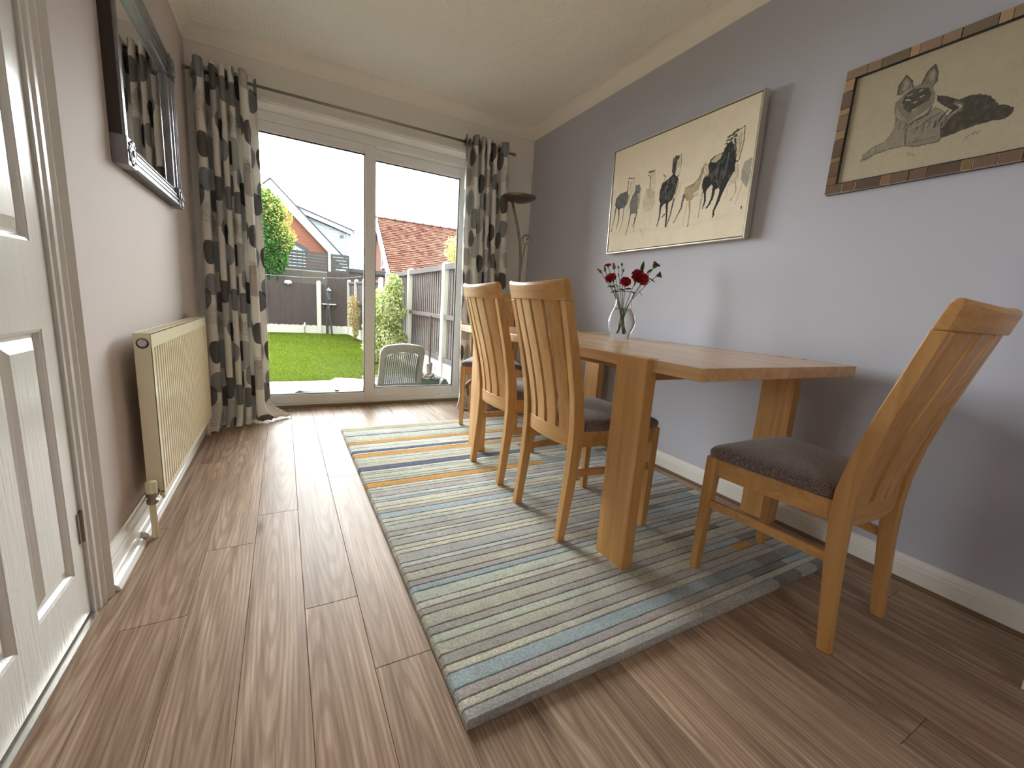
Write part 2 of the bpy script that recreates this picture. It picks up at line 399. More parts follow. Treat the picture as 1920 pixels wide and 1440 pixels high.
# ------------------------------------------------------------------ door on the left wall
d1 = thing('door_1', 'white grained panelled door with a painted frame at the left', 'door', (0, 0, 0)); d1['kind'] = 'structure'
DY1, DY0, DX = -2.052, -2.615, 0.016
def door_leaf():
    # field front at x=DX; recessed groove around raised panel fields
    ys = [DY0, DY0 + 0.065, -2.37, -2.287, -2.110, DY1]
    zs = [0.012, 0.152, 0.765, 0.952, 1.60, 1.70, 1.92, 1.985]
    b = MB(); X = DX
    b.box(X - 0.04, X - 0.012, DY0, DY1, 0.012, 1.985)
    def slab(y0, y1, z0, z1): b.box(X - 0.012, X, y0, y1, z0, z1)
    slab(ys[0], ys[1], zs[0], zs[-1]); slab(ys[2], ys[3], zs[0], zs[-1]); slab(ys[4], ys[5], zs[0], zs[-1])
    for (a, c) in ((ys[1], ys[2]), (ys[3], ys[4])):
        for (z0, z1) in ((zs[0], zs[1]), (zs[2], zs[3]), (zs[4], zs[5]), (zs[6], zs[7])): slab(a, c, z0, z1)
    b.build('leaf', door_mat, d1)
    for (a, c) in ((ys[1], ys[2]), (ys[3], ys[4])):
        for (z0, z1) in ((zs[1], zs[2]), (zs[3], zs[4]), (zs[5], zs[6])):
            b = MB(); m1, m2, m3 = 0.0, 0.010, 0.042
            def rect(m, x): return [(x, a + m, z0 + m), (x, c - m, z0 + m), (x, c - m, z1 - m), (x, a + m, z1 - m)]
            b.loft([rect(0.0, X - 0.0125), rect(0.0, X - 0.001), rect(0.006, X - 0.003), rect(0.012, X - 0.011), rect(0.018, X - 0.011), rect(m3, X - 0.001), rect(m3 + 0.003, X - 0.001)], True, True)
            b.build('panel', door_mat, d1)
door_leaf()
# architrave and lining
AY0, AY1 = -2.046, -1.968
prof = [(AY1, XL), (AY1, 0.040), (AY1 - 0.012, 0.046), (AY1 - 0.020, 0.040), (AY1 - 0.028, 0.034), (AY1 - 0.040, 0.036), (AY1 - 0.050, 0.030), (AY1 - 0.062, 0.029), (AY1 - 0.068, 0.024), (AY0, 0.023), (AY0, XL)]
b = MB(); b.prism([(x, y) for y, x in prof], 2, 0.0, 2.05)
b.build('architrave', gloss_white, d1)
b = MB(); b.prism([(x, DY0 - (y - DY1)) for y, x in prof], 2, 0.0, 2.05); b.build('architrave', gloss_white, d1)
b = MB(); b.prism([(x, 1.99 + (y - AY0)) for y, x in prof], 1, DY0 - 0.08, AY1); 
bb = MB(); bb.v = [(x, y, z) for x, y, z in b.v]; bb.f = b.f; bb.build('architrave', gloss_white, d1)
for z in (0.255, 1.78):
    b = MB(); b.tube([(0.019, -2.049, z - 0.042), (0.019, -2.049, z + 0.042)], 0.0045, 10); b.box(0.0165, 0.019, -2.066, -2.05, z - 0.04, z + 0.04)
    b.build('hinge', darkmet, d1)
b = MB(); b.box(-0.03, 0.031, DY0, -2.05, 0.0, 0.005); b.build('threshold', simple('alu_threshold', srgb(190, 186, 178), rough=0.3, metal=0.8), d1)

# ------------------------------------------------------------------ radiator
rad = thing('radiator', 'cream convector radiator with vertical flutes on the blush wall', 'radiator', (0.075, -1.035, 0))
ry0, ry1, rz0, rz1, rx0_, rx1_ = -0.575, 0.575, 0.12, 0.715, -0.027, 0.020
prof = []; pitch = 1.13 / 34; y = ry0 + 0.010
prof.append((rx1_, ry0)); 
for k in range(34):
    yy = y + k * pitch
    prof += [(rx1_, yy + 0.002), (rx1_, yy + pitch * 0.50), (rx1_ - 0.007, yy + pitch * 0.64), (rx1_ - 0.007, yy + pitch * 0.88)]
prof += [(rx1_, ry1 - 0.008), (rx1_, ry1)]
b = MB(); back = [(rx1_ - 0.012, q) for p, q in prof]
rings = []
n = len(prof)
vs = []; 
for z in (rz0 + 0.022, rz1 - 0.05):
    vs += [(p, q, z) for p, q in prof]
fs = [(i, i + 1, n + i + 1, n + i) for i in range(n - 1)]
b.add(vs, fs); b.box(rx1_ - 0.014, rx1_ - 0.010, ry0, ry1, rz0 + 0.012, rz1 - 0.045)
b.box(rx1_ - 0.010, rx1_, ry0, ry1, rz1 - 0.05, rz1 - 0.002); b.box(rx1_ - 0.010, rx1_, ry0, ry1, rz0, rz0 + 0.024)
b.build('fluted_panel', rad_mat, rad)
b = MB(); b.box(rx0_, rx0_ + 0.012, ry0 + 0.01, ry1 - 0.01, rz0, rz1 - 0.02); b.build('back_panel', rad_mat, rad, bevel=0.003)
for yy in (ry0 - 0.003, ry1 - 0.001):
    b = MB(); b.box(rx0_, rx1_ - 0.002, yy, yy + 0.004, rz0 + 0.03, rz1); b.build('side_cover', rad_mat, rad, bevel=0.0015)
b = MB(); b.box(rx0_, rx0_ + 0.005, ry0, ry1, rz1 - 0.004, rz1); b.box(rx1_ - 0.006, rx1_, ry0, ry1, rz1 - 0.004, rz1)
for k in range(56): 
    yy = ry0 + 0.01 + k * 0.0205; b.box(rx0_, rx1_, yy, yy + 0.009, rz1 - 0.005, rz1 - 0.001)
b.build('top_grille', rad_mat, rad)
b = MB(); b.lathe([(0.0125, -0.002), (0.0125, -0.007), (0.009, -0.010), (0.0, -0.010)], 20, (-0.003, ry0 - 0.002, 0.682), axis=1)
o = b.build('air_vent', simple('grey_plug', srgb(205, 205, 205), rough=0.35), rad)
b = MB(); b.lathe([(0.017, 0.0), (0.017, -0.004), (0.0125, -0.004)], 20, (-0.003, ry0 - 0.002, 0.680), axis=1, cap=False); b.build('vent_seat', blackm, rad)
for yy in (-0.35, 0.35):
    b = MB(); b.box(rx0_ - 0.036, rx0_, yy - 0.02, yy + 0.02, 0.20, 0.62); b.build('bracket', rad_mat, rad)
b = MB(); b.lathe([(0.010, 0.0), (0.010, 0.132)], 12, (-0.004, -0.628, 0.0)); b.build('pipe', rad_mat, rad, smooth=False)
b = MB(); b.lathe([(0.015, 0.128), (0.017, 0.132), (0.017, 0.142), (0.013, 0.146), (0.013, 0.152), (0.017, 0.154), (0.017, 0.166), (0.014, 0.17)], 12, (-0.004, -0.628, 0)); 
b.tube([(-0.004, -0.628, 0.155), (-0.004, -0.572, 0.155)], 0.011, 10); b.build('valve', chrome, rad)
b = MB(); b.lathe([(0.0155, 0.168), (0.0165, 0.172), (0.0165, 0.205), (0.0145, 0.209), (0, 0.209)], 16, (-0.004, -0.628, 0)); b.build('valve_cap', rad_mat, rad)
b = MB(); b.tube([(-0.004, -0.604, 0.153), (-0.004, -0.586, 0.153)], 0.0145, 8); b.build('valve_nut', blackm, rad)
b = MB(); b.lathe([(0.010, 0.0), (0.010, 0.14)], 12, (-0.004, 0.60, 0.0)); b.lathe([(0.015, 0.13), (0.017, 0.2), (0.0, 0.205)], 12, (-0.004, 0.60, 0)); b.build('return_pipe', rad_mat, rad)

# ------------------------------------------------------------------ mirror
mir = thing('wall_mirror', 'rectangular mirror in a ridged pewter frame on the blush wall', 'mirror', (XL, -1.055, 1.6))
mw, mh = 0.445, 0.3365
pewter = simple('pewter_frame', srgb(158, 158, 164), srgb(120, 119, 124), 0.32, 1.0, scale=22, bump=0.1, bscale=150)
side_m = simple('dark_bronze_side', srgb(74, 64, 58), srgb(60, 52, 46), 0.45, 0.3)
fp = [(0, 0.0), (0, 0.036), (0.006, 0.040), (0.016, 0.040), (0.019, 0.034), (0.026, 0.034), (0.029, 0.038), (0.037, 0.038), (0.040, 0.031), (0.047, 0.031), (0.050, 0.034), (0.058, 0.033), (0.062, 0.025), (0.070, 0.024), (0.074, 0.027), (0.082, 0.024), (0.088, 0.014), (0.088, 0.004)]
def mitre_frame(hw, hh, fp):
    """four lofted mitred members; in plane y,z; x = depth"""
    out = []
    cs = [(-hw, -hh), (hw, -hh), (hw, hh), (-hw, hh)]; ins = [(1, 1), (-1, 1), (-1, -1), (1, -1)]
    for i in range(4):
        j = (i + 1) % 4; m = MB(); r = []
        for (cx, cy), (sx, sy) in ((cs[i], ins[i]), (cs[j], ins[j])):
            r.append([(d, cx + sx * o, cy + sy * o) for o, d in fp])
        m.loft(r); out.append(m)
    return out
for m in mitre_frame(mw, mh, fp): m.build('frame_member', pewter, mir)
b = MB()
for s in (-1, 1): b.box(0.0, 0.033, s * mw, s * (mw + 0.002), -mh, mh)
b.box(0.0, 0.033, -mw, mw, -mh - 0.002, -mh); b.box(0, 0.033, -mw, mw, mh, mh + 0.002); b.build('side_edge', side_m, mir)
for sy in (-1, 1):
    for sz in (-1, 1):
        b = MB(); cy, cz = sy * (mw - 0.042), sz * (mh - 0.042)
        b.box(0.0, 0.043, cy - 0.045, cy + 0.045, cz - 0.045, cz + 0.045)
        b.lathe([(0.034, 0.043), (0.034, 0.047), (0.028, 0.044), (0.022, 0.047), (0.012, 0.0465), (0.009, 0.052), (0, 0.053)], 16, (0, cy, cz), axis=0)
        for k in range(8):
            t = k * math.pi / 4; b.lathe([(0.006, 0.043), (0.005, 0.048), (0, 0.049)], 8, (0, cy + 0.0355 * math.cos(t), cz + 0.0355 * math.sin(t)), axis=0)
        b.build('corner_block', pewter, mir, bevel=0.002)
mg = simple('silvered_glass', (0.86, 0.87, 0.87, 1), (0.86, 0.87, 0.87, 1), 0.0, 1.0)
b = MB(); e = 0.016; iw, ih = mw - 0.086, mh - 0.086
b.loft([[(0.006, -iw, -ih), (0.006, iw, -ih), (0.006, iw, ih), (0.006, -iw, ih)], [(0.010, -iw + e, -ih + e), (0.010, iw - e, -ih + e), (0.010, iw - e, ih - e), (0.010, -iw + e, ih - e)]])
b.build('mirror_glass', mg, mir)

# ------------------------------------------------------------------ curtains
def make_print(W=640, H=620, seed=3):
    rs = np.random.RandomState(seed)
    yy, xx = np.mgrid[0:H, 0:W].astype(np.float32)
    img = np.empty((H, W, 3), np.float32)
    lin = lambda c: np.array([((v / 255 + 0.055) / 1.055) ** 2.4 for v in c], np.float32)
    cream, black, dark, mid, light, taupe = lin((240, 238, 232)), lin((36, 36, 44)), lin((82, 88, 98)), lin((116, 126, 138)), lin((172, 176, 180)), lin((172, 163, 158))
    img[:] = cream
    def oval(cx, cy, rx, ry, col, a=1.0, sq=2.3, hatch=0, ang=0.0):
        for ox in (-W, 0, W):
            for oy in (-H, 0, H):
                dx, dy = xx - cx - ox, yy - cy - oy
                ca, sa = math.cos(ang), math.sin(ang); u = (dx * ca + dy * sa) / rx; v = (-dx * sa + dy * ca) / ry
                th = np.arctan2(v, u); rr = (np.abs(u) ** sq + np.abs(v) ** sq) ** (1 / sq)
                rr = rr * (1 + 0.035 * np.sin(3 * th + cx) + 0.02 * np.sin(5 * th + cy))
                m = np.clip((1 - rr) * min(rx, ry) / 1.5 + 0.5, 0, 1) * a
                if hatch:
                    hz = 0.5 + 0.5 * np.sin(v * ry * 0.9 + 2.0 * np.sin(u * 9 + v * 3)); m = m * (1 - 0.22 * hatch * (hz > 0.9))
                img[:] = img * (1 - m[..., None]) + (img * 0.15 + col * 0.85) * m[..., None]
    def script(x0, y0, w, h, col, a=0.9):
        yy0 = int(y0); k = 0
        while yy0 + k * 9 < y0 + h:
            y = yy0 + k * 9; x = x0 + rs.rand() * 4
            while x < x0 + w:
                L = 2 + rs.rand() * 3; hh = 2 + rs.randint(5)
                ys = slice(int(y) % H, min(int(y) % H + hh, H)); xs = slice(int(x) % W, min(int(x + 1.8) % W if int(x + 1.8) % W > int(x) % W else W, W))
                img[ys, xs] = img[ys, xs] * (1 - a) + col * a
                if rs.rand() < 0.4:
                    ys = slice(int(y) % H, min(int(y) % H + 1, H)); xs = slice(int(x) % W, min(int(x + L) % W if int(x + L) % W > int(x) % W else W, W))
                    img[ys, xs] = img[ys, xs] * (1 - a) + col * a
                x += L + 1.5
            k += 1
    # light layers first, then dark
    oval(210, 120, 75, 95, light, 0.9, 2.8); oval(330, 470, 80, 90, light, .85, 2.6); oval(520, 250, 78, 100, taupe, .75, 2.8)
    oval(150, 540, 66, 70, taupe, .65, 2.5)
    oval(285, 250, 60, 76, mid, .95, 2.5, 1); oval(70, 290, 56, 66, mid, 1, 2.5, 1, .2); oval(590, 100, 56, 66, mid, .95, 2.4, 1)
    oval(75, 95, 58, 72, black, 1, 2.6, 0, -0.1); oval(370, 330, 60, 70, black, 1, 2.6); oval(540, 590, 64, 72, black, 1, 2.6, 0, .1); oval(230, 400, 58, 66, dark, 1, 2.4, 1)
    oval(640, 380, 56, 68, dark, 1, 2.5, 1, .15); oval(430, 560, 54, 60, dark, 1, 2.4, 1)
    script(20, 425, 100, 110, dark); script(180, 520, 90, 90, dark); script(470, 130, 80, 80, dark);
    img *= (1 + 0.05 * rs.randn(H, W, 1)).astype(np.float32)
    return np.clip(img, 0, 1)
def np_image(name, arr):
    h, w, _ = arr.shape
    im = bpy.data.images.new(name, w, h, float_buffer=True); im.colorspace_settings.name = 'Linear Rec.709'
    px = np.ones((h, w, 4), np.float32); px[..., :3] = arr[::-1]
    im.pixels.foreach_set(px.ravel()); im.update(); return im
cim = np_image('curtain_print', make_print())
cmx = Mat('printed_curtain_cloth'); ti = cmx.n('ShaderNodeTexImage'); ti.image = cim; ti.extension = 'REPEAT'
tcc = cmx.n('ShaderNodeTexCoord'); cmx.l(tcc.outputs['UV'], ti.inputs[0]); cmx.col(ti.outputs[0]); cmx.set(Roughness=0.85)
wz = cmx.noise(cmx.coord('UV', (220, 900, 1)), 1.0, 2); cmx.bump(wz, 0.25, 0.002)
tl = cmx.n('ShaderNodeBsdfTranslucent'); cmx.l(ti.outputs[0], tl.inputs[0]); ms = cmx.n('ShaderNodeMixShader'); ms.inputs[0].default_value = 0.2
cmx.l(cmx.p.outputs[0], ms.inputs[1]); cmx.l(tl.outputs[0], ms.inputs[2]); cmx.l(ms.outputs[0], cmx.out.inputs[0]); curtain_mat = cmx.m
lining = simple('curtain_lining', srgb(205, 198, 186), rough=0.9)

def curtain(name_label, top, bot, folds, amp, zt, u0, puddle, drift, lead_corner, flip=1, phase=0.0, voff=0.08, ushift=0.05):
    """top/bot: x-range at the pole / at the floor. puddle(t)->forward spread at floor"""
    th = thing('curtain', name_label, 'curtain', ((top[0] + top[1]) / 2, -0.09, 0), group=None)
    ox, oy = (top[0] + top[1]) / 2, -0.09
    N, K = folds * 28, 70
    rs = random.Random(int(top[0] * 1000) + 5)
    offs = [rs.uniform(-0.35, 0.35) for _ in range(folds + 2)]
    V = []; UV = []; F = []
    def shape_pt(t, z):
        f = z / zt                                        # 1 top .. 0 floor
        s = 1 - f
        x0 = top[0] * f + bot[0] * s; x1 = top[1] * f + bot[1] * s
        ph = 2 * math.pi * folds * (t - 0.5 * math.sin(2 * math.pi * t) / (2 * math.pi)) + phase + 0.5 * math.sin(3.1 * t + 1.3 + 0.9 * s) * s * 1.4
        a = amp * (0.85 + 0.25 * math.sin(5 * t + 2)) * (1 - 0.25 * s)
        x = x0 + (x1 - x0) * t - 0.009 * math.sin(2 * ph) * (0.8 + 0.4 * s)
        y = -0.09 + a * math.sin(ph) - 0.05 * s * s + drift * s
        if z < 0.16:
            q = (0.16 - z) / 0.16; q = q * q * (3 - 2 * q)
            y -= puddle(t) * q * q; x += lead_corner(t)[0] * q * q; y += lead_corner(t)[1] * q * q
        return x, y
    ref = 0.6 * zt
    us = [u0]
    prev = shape_pt(0, ref)
    for i in range(1, N + 1):
        p = shape_pt(i / N, ref); us.append(us[-1] + math.hypot(p[0] - prev[0], p[1] - prev[1])); prev = p
    for k in range(K + 1):
        z = zt * (1 - k / K)
        zz = max(z, 0.0)
        if k > K - 8:
            pass
        for i in range(N + 1):
            x, y = shape_pt(i / N, zz)
            zb = max(zz, 0.006 + 0.010 * abs(math.sin(i * 0.31 + math.sin(i * 0.05) * 3))) if zz < 0.03 else zz
            V.append((x - ox, y - oy, zb)); UV.append((75 / 640 + (us[i] - u0 - ushift) * 2 / (us[-1] - u0 - 0.10), z / 0.62 + voff))
    n = N + 1
    for k in range(K):
        for i in range(N): F.append((k * n + i, k * n + i + 1, (k + 1) * n + i + 1, (k + 1) * n + i))
    o = raw('cloth', V, F, curtain_mat, th, True, uvs=UV)
    sd = o.modifiers.new('thickness', 'SOLIDIFY'); sd.thickness = 0.0022; sd.offset = 0
    # eyelets where the cloth crosses the pole
    for j in range(folds * 2):
        t = (j * math.pi - phase) / (2 * math.pi * folds)
        if t < 0.01 or t > 0.99: continue
        x, y = shape_pt(t, zt - 0.05)
        b = MB(); ring = []
        for a in range(16):
            A = 2 * math.pi * a / 16; ring.append([(x - ox + dx, 0.01 + (0.021 + rr) * math.cos(A), 2.132 + (0.021 + rr) * math.sin(A)) for dx, rr in ((-0.004, 0), (0.004, 0), (0.004, 0.008), (-0.004, 0.008))])
        ring.append(ring[0]); b.loft(ring, True, False); b.build('eyelet', chrome, th)
    return th
def pudL(t): return 0.03 + 0.17 * math.exp(-((t - 0.12) / 0.2) ** 2) + 0.12 * math.exp(-((t - 0.5) / 0.2) ** 2)
curtain('long patterned curtain with grey and black ovals beside the radiator', (0.045, 0.372), (0.052, 0.392), 5, 0.062, 2.185, 0.0, pudL, -0.035,
        lambda t: (0.13 * max(0, (t - 0.75) / 0.25) ** 2, 0.02 * t), phase=2.2, ushift=0.12)
def pudR(t): return 0.04 + 0.10 * math.exp(-((t - 0.6) / 0.3) ** 2)
curtain('long patterned curtain with grey and black ovals beside the floor lamp', (1.775, 2.135), (1.80, 2.20), 5, 0.060, 2.185, 0.31, pudR, -0.02,
        lambda t: (-0.04 * (1 - t) ** 2, 0.0), phase=-0.6)
rod = thing('curtain_pole', 'slim metal curtain pole with ring finials above the patio doors', 'curtain pole', (1.1, -0.08, 2.132))
b = MB(); b.tube([(-1.07, 0, 0), (1.10, 0, 0)], 0.0085, 12); b.build('pole', chrome, rod, smooth=True)
for s, x in ((-1, -1.07), (1, 1.10)):
    b = MB(); b.lathe([(0.011, 0), (0.013, s * 0.006), (0.009, s * 0.014), (0.014, s * 0.022), (0.010, s * 0.03), (0.0, s * 0.032)], 14, (x, 0, 0), axis=0); b.build('finial', chrome, rod, smooth=True)
for x in (-1.045, 1.065):
    b = MB(); b.tube([(x, 0, 0), (x, 0.035, 0.0), (x, 0.058, -0.012)], 0.006, 8); b.lathe([(0.018, 0.058), (0.020, 0.06)], 14, (x, 0, -0.008), axis=1); b.lathe([(0.013, -0.006), (0.013, 0.006)], 12, (x, 0, 0), axis=0); b.build('bracket', chrome, rod)

# ------------------------------------------------------------------ rug
ys = [-2.763, -2.733, -2.711, -2.682, -2.637, -2.612, -2.579, -2.539, -2.508, -2.479, -2.429, -2.403, -2.375, -2.327, -2.299, -2.272, -2.228, -2.196, -2.172, -2.118, -2.092, -2.064, -2.02, -1.998, -1.963, -1.917, -1.888, -1.858, -1.812, -1.785, -1.756, -1.711, -1.689, -1.658, -1.609, -1.583, -1.556, -1.501, -1.476, -1.447, -1.4, -1.377, -1.35, -1.296, -1.261, -1.243, -1.198, -1.169, -1.155, -1.102, -1.079, -1.046, -0.993, -0.937, -0.885, -0.863, -0.768, -0.757, -0.733, -0.654, -0.61, -0.565]
G, CR, MV, BL, SB, SG, TP, NV, OR, PL = 'G CR MV BL SB SG TP NV OR PL'.split()
seq = [G, CR, MV, BL, CR, TP, SB, SG, TP, SB, TP, CR, SG, BL, MV, SB, MV, PL, G, CR, CR, G, SG, MV, G, SG, CR, BL, MV, CR, CR, BL, PL, MV, SG, PL, OR, G, SG, SG, SB, PL, NV, SB, CR, SG, PL, CR, OR, CR, NV, PL, PL, OR, CR, SG, NV, PL, PL, 'TN', PL]
# the first measured band is wide: rebuild the near end exactly
ys = [-2.763, -2.733] + ys[2:]
ys[1] = -2.735
pal = {'G': (186, 185, 180), 'CR': (218, 214, 196), 'MV': (188, 180, 175), 'BL': (176, 193, 197), 'SB': (202, 199, 180), 'SG': (203, 208, 191), 'TP': (184, 178, 170),
       'NV': (66, 80, 112), 'OR': (206, 148, 48), 'PL': (214, 219, 212), 'TN': (204, 184, 138), 'D': (136, 131, 128), 'GB': (152, 162, 163)}
rug = thing('rug', 'wool rug with carved stripes in grey, sage, blue and mustard', 'rug', (1.567, -1.662, 0))
rm = Mat('wool_pile'); at = rm.n('ShaderNodeAttribute'); at.attribute_name = 'col'
v = rm.coord('Object'); n1 = rm.noise(v, 150, 5, 0.3, 0.8); n2 = rm.noise(v, 9, 4, 0.6, 0.6); n3 = rm.noise(rm.coord('Object', (2.5, 24, 1)), 1.0, 3, 0.4)
k1 = rm.mix(1.0, at.outputs['Color'], rm.ramp(n1, [(0.34, (0.66, 0.65, 0.64, 1)), (0.62, (1.28, 1.28, 1.28, 1))]), 'MULTIPLY')
k2 = rm.mix(1.0, k1, rm.ramp(n2, [(0.35, (0.90, 0.90, 0.90, 1)), (0.65, (1.10, 1.10, 1.10, 1))]), 'MULTIPLY')
rm.col(rm.mix(1.0, k2, rm.ramp(n3, [(0.35, (0.92, 0.93, 0.95, 1)), (0.65, (1.08, 1.07, 1.04, 1))]), 'MULTIPLY'))
rm.set(Roughness=1.0); rm.p.inputs['Specular IOR Level'].default_value = 0.1; rm.p.inputs['Sheen Weight'].default_value = 0.35; rm.bump(n1, 1.0, 0.006); wool = rm.m
RX0, RX1, RH = 0.806 - 1.567, 2.334 - 1.567, 0.021
b = MB(); b.box(RX0 + 0.006, RX1 - 0.006, -2.757 + 1.662, -0.572 + 1.662, 0.0005, 0.010); b.build('backing', simple('jute_backing', srgb(120, 110, 96), rough=0.95), rug)
rr_ = random.Random(11)
NXS = 260
blocks = {}
def seg_colors(i, c):
    """colour changes along the stripe on the wall side of the rug"""
    out = [(RX0, c)]; alts = [G, MV, TP, 'D', 'GB', CR, SB, BL]
    x = rr_.uniform(1.75, 2.05) - 1.567
    if i in (0,): return [(RX0, G), (1.95 - 1.567, 'D'), (2.09 - 1.567, G), (2.19 - 1.567, 'D')]
    if i == 3: return [(RX0, BL), (1.70 - 1.567, 'GB'), (2.0 - 1.567, 'D'), (2.13 - 1.567, 'GB')]
    if i == 6: return [(RX0, SB), (1.78 - 1.567, TP), (2.0 - 1.567, OR), (2.10 - 1.567, 'D')]
    if i < 50 and rr_.random() < 0.75:
        while x < RX1:
            out.append((x, rr_.choice(alts))); x += rr_.uniform(0.14, 0.5)
    return out
xs = [RX0 + (RX1 - RX0) * k / NXS for k in range(NXS + 1)]
for i in range(len(ys) - 1):
    y0, y1 = ys[i] + 1.662, ys[i + 1] + 1.662; w = y1 - y0; c = seq[i] if i < len(seq) else PL
    segs = seg_colors(i, c); V = []; F = []; CC = []
    g = min(0.0016, w * 0.09); e = min(0.0035, w * 0.16)
    g = min(0.0011, w * 0.06); e = min(0.0030, w * 0.14)
    prof = [(g * 0.5, RH - 0.0065), (g, RH - 0.0018), (e, RH - 0.0003), (w / 2, RH), (w - e, RH - 0.0003), (w - g, RH - 0.0018), (w - g * 0.5, RH - 0.0065)]
    if i == 0: prof = [(-0.002, 0.0005), (-0.003, 0.008), (0.0, RH - 0.005), (e, RH - 0.001)] + prof[3:]
    if i == len(ys) - 2: prof = prof[:4] + [(w - e, RH - 0.001), (w, RH - 0.006), (w + 0.001, 0.0005)]
    XX = []
    for x in xs: XX.append(x)
    XX[0] = RX0; rows = [(RX0 - 0.002, 0.0), (RX0 - 0.001, 0.6)] + [(x, 1.0) for x in XX[0:1]]
    cols_x = [(RX0 - 0.003, 0.03), (RX0 - 0.002, 0.62), (RX0 + 0.004, 0.97)] + [(x, 1.0) for x in XX[1:-1]] + [(RX1 - 0.004, 0.97), (RX1 + 0.002, 0.6), (RX1 + 0.003, 0.03)]
    # insert hard colour changes
    for sx, sc in segs[1:]: cols_x += [(sx - 0.001, 1.0), (sx + 0.001, 1.0)]
    cols_x.sort()
    P = len(prof)
    for x, hs in cols_x:
        wob = 0.0010 * noise.noise(Vector((x * 14, i * 3.1, 0))) + 0.0007 * noise.noise(Vector((x * 110, i * 3.1, 7))); hz = 0.0012 * noise.noise(Vector((x * 60, i * 7.7, 4)))
        cc = segs[0][1]
        for sx, sc in segs:
            if x >= sx: cc = sc
        col = srgb(*pal[cc])
        for (py, pz) in prof:
            inner = max(pz * hs, 0.0006) if hs < 1 else pz
            V.append((x, y0 + py + wob, inner + (hz if pz > 0.012 else 0))); CC.append(col)
    for k in range(len(cols_x) - 1):
        for j in range(P - 1): F.append((k * P + j, (k + 1) * P + j, (k + 1) * P + j + 1, k * P + j + 1))
    raw('stripe', V, F, wool, rug, False, cols=CC)
    # short tufts give the pile a soft broken surface on the nearer stripes

# ------------------------------------------------------------------ dining table
tab = thing('dining_table', 'long oak dining table with plank legs let into its edges', 'table', (1.942, -1.768, 0))
TX0, TX1, TY0, TY1 = 1.503 - 1.942, 2.382 - 1.942, -2.676 + 1.768, -0.861 + 1.768
b = MB(); b.box(TX0, TX1, TY0, TY1, 0.711, 0.750); b.build('table_top', wood_top, tab, bevel=0.002)
LF = [(-2.495 + 1.768, -2.357 + 1.768), (-1.262 + 1.768, -1.120 + 1.768)]
for (a, c) in LF:
    for s in (0, 1):
        x0, x1 = (TX0 - 0.019, TX0 + 0.026) if s == 0 else (TX1 - 0.034, TX1 + 0.012)
        b = MB(); b.box(x0, x1, a, c, 0.0205, 0.7515); b.build('leg', wood_z, tab, bevel=0.002)
    m = (a + c) / 2
    b = MB(); b.box(TX0 + 0.026, TX1 - 0.034, m - 0.02, m + 0.02, 0.672, 0.711); b.build('cross_rail', wood_x, tab, bevel=0.0015)
for x in (-0.30, 0.30):
    b = MB(); b.box(x - 0.012, x + 0.012, LF[0][1] - 0.05, LF[1][0] + 0.05, 0.676, 0.711); b.build('long_rail', wood_y, tab, bevel=0.0015)

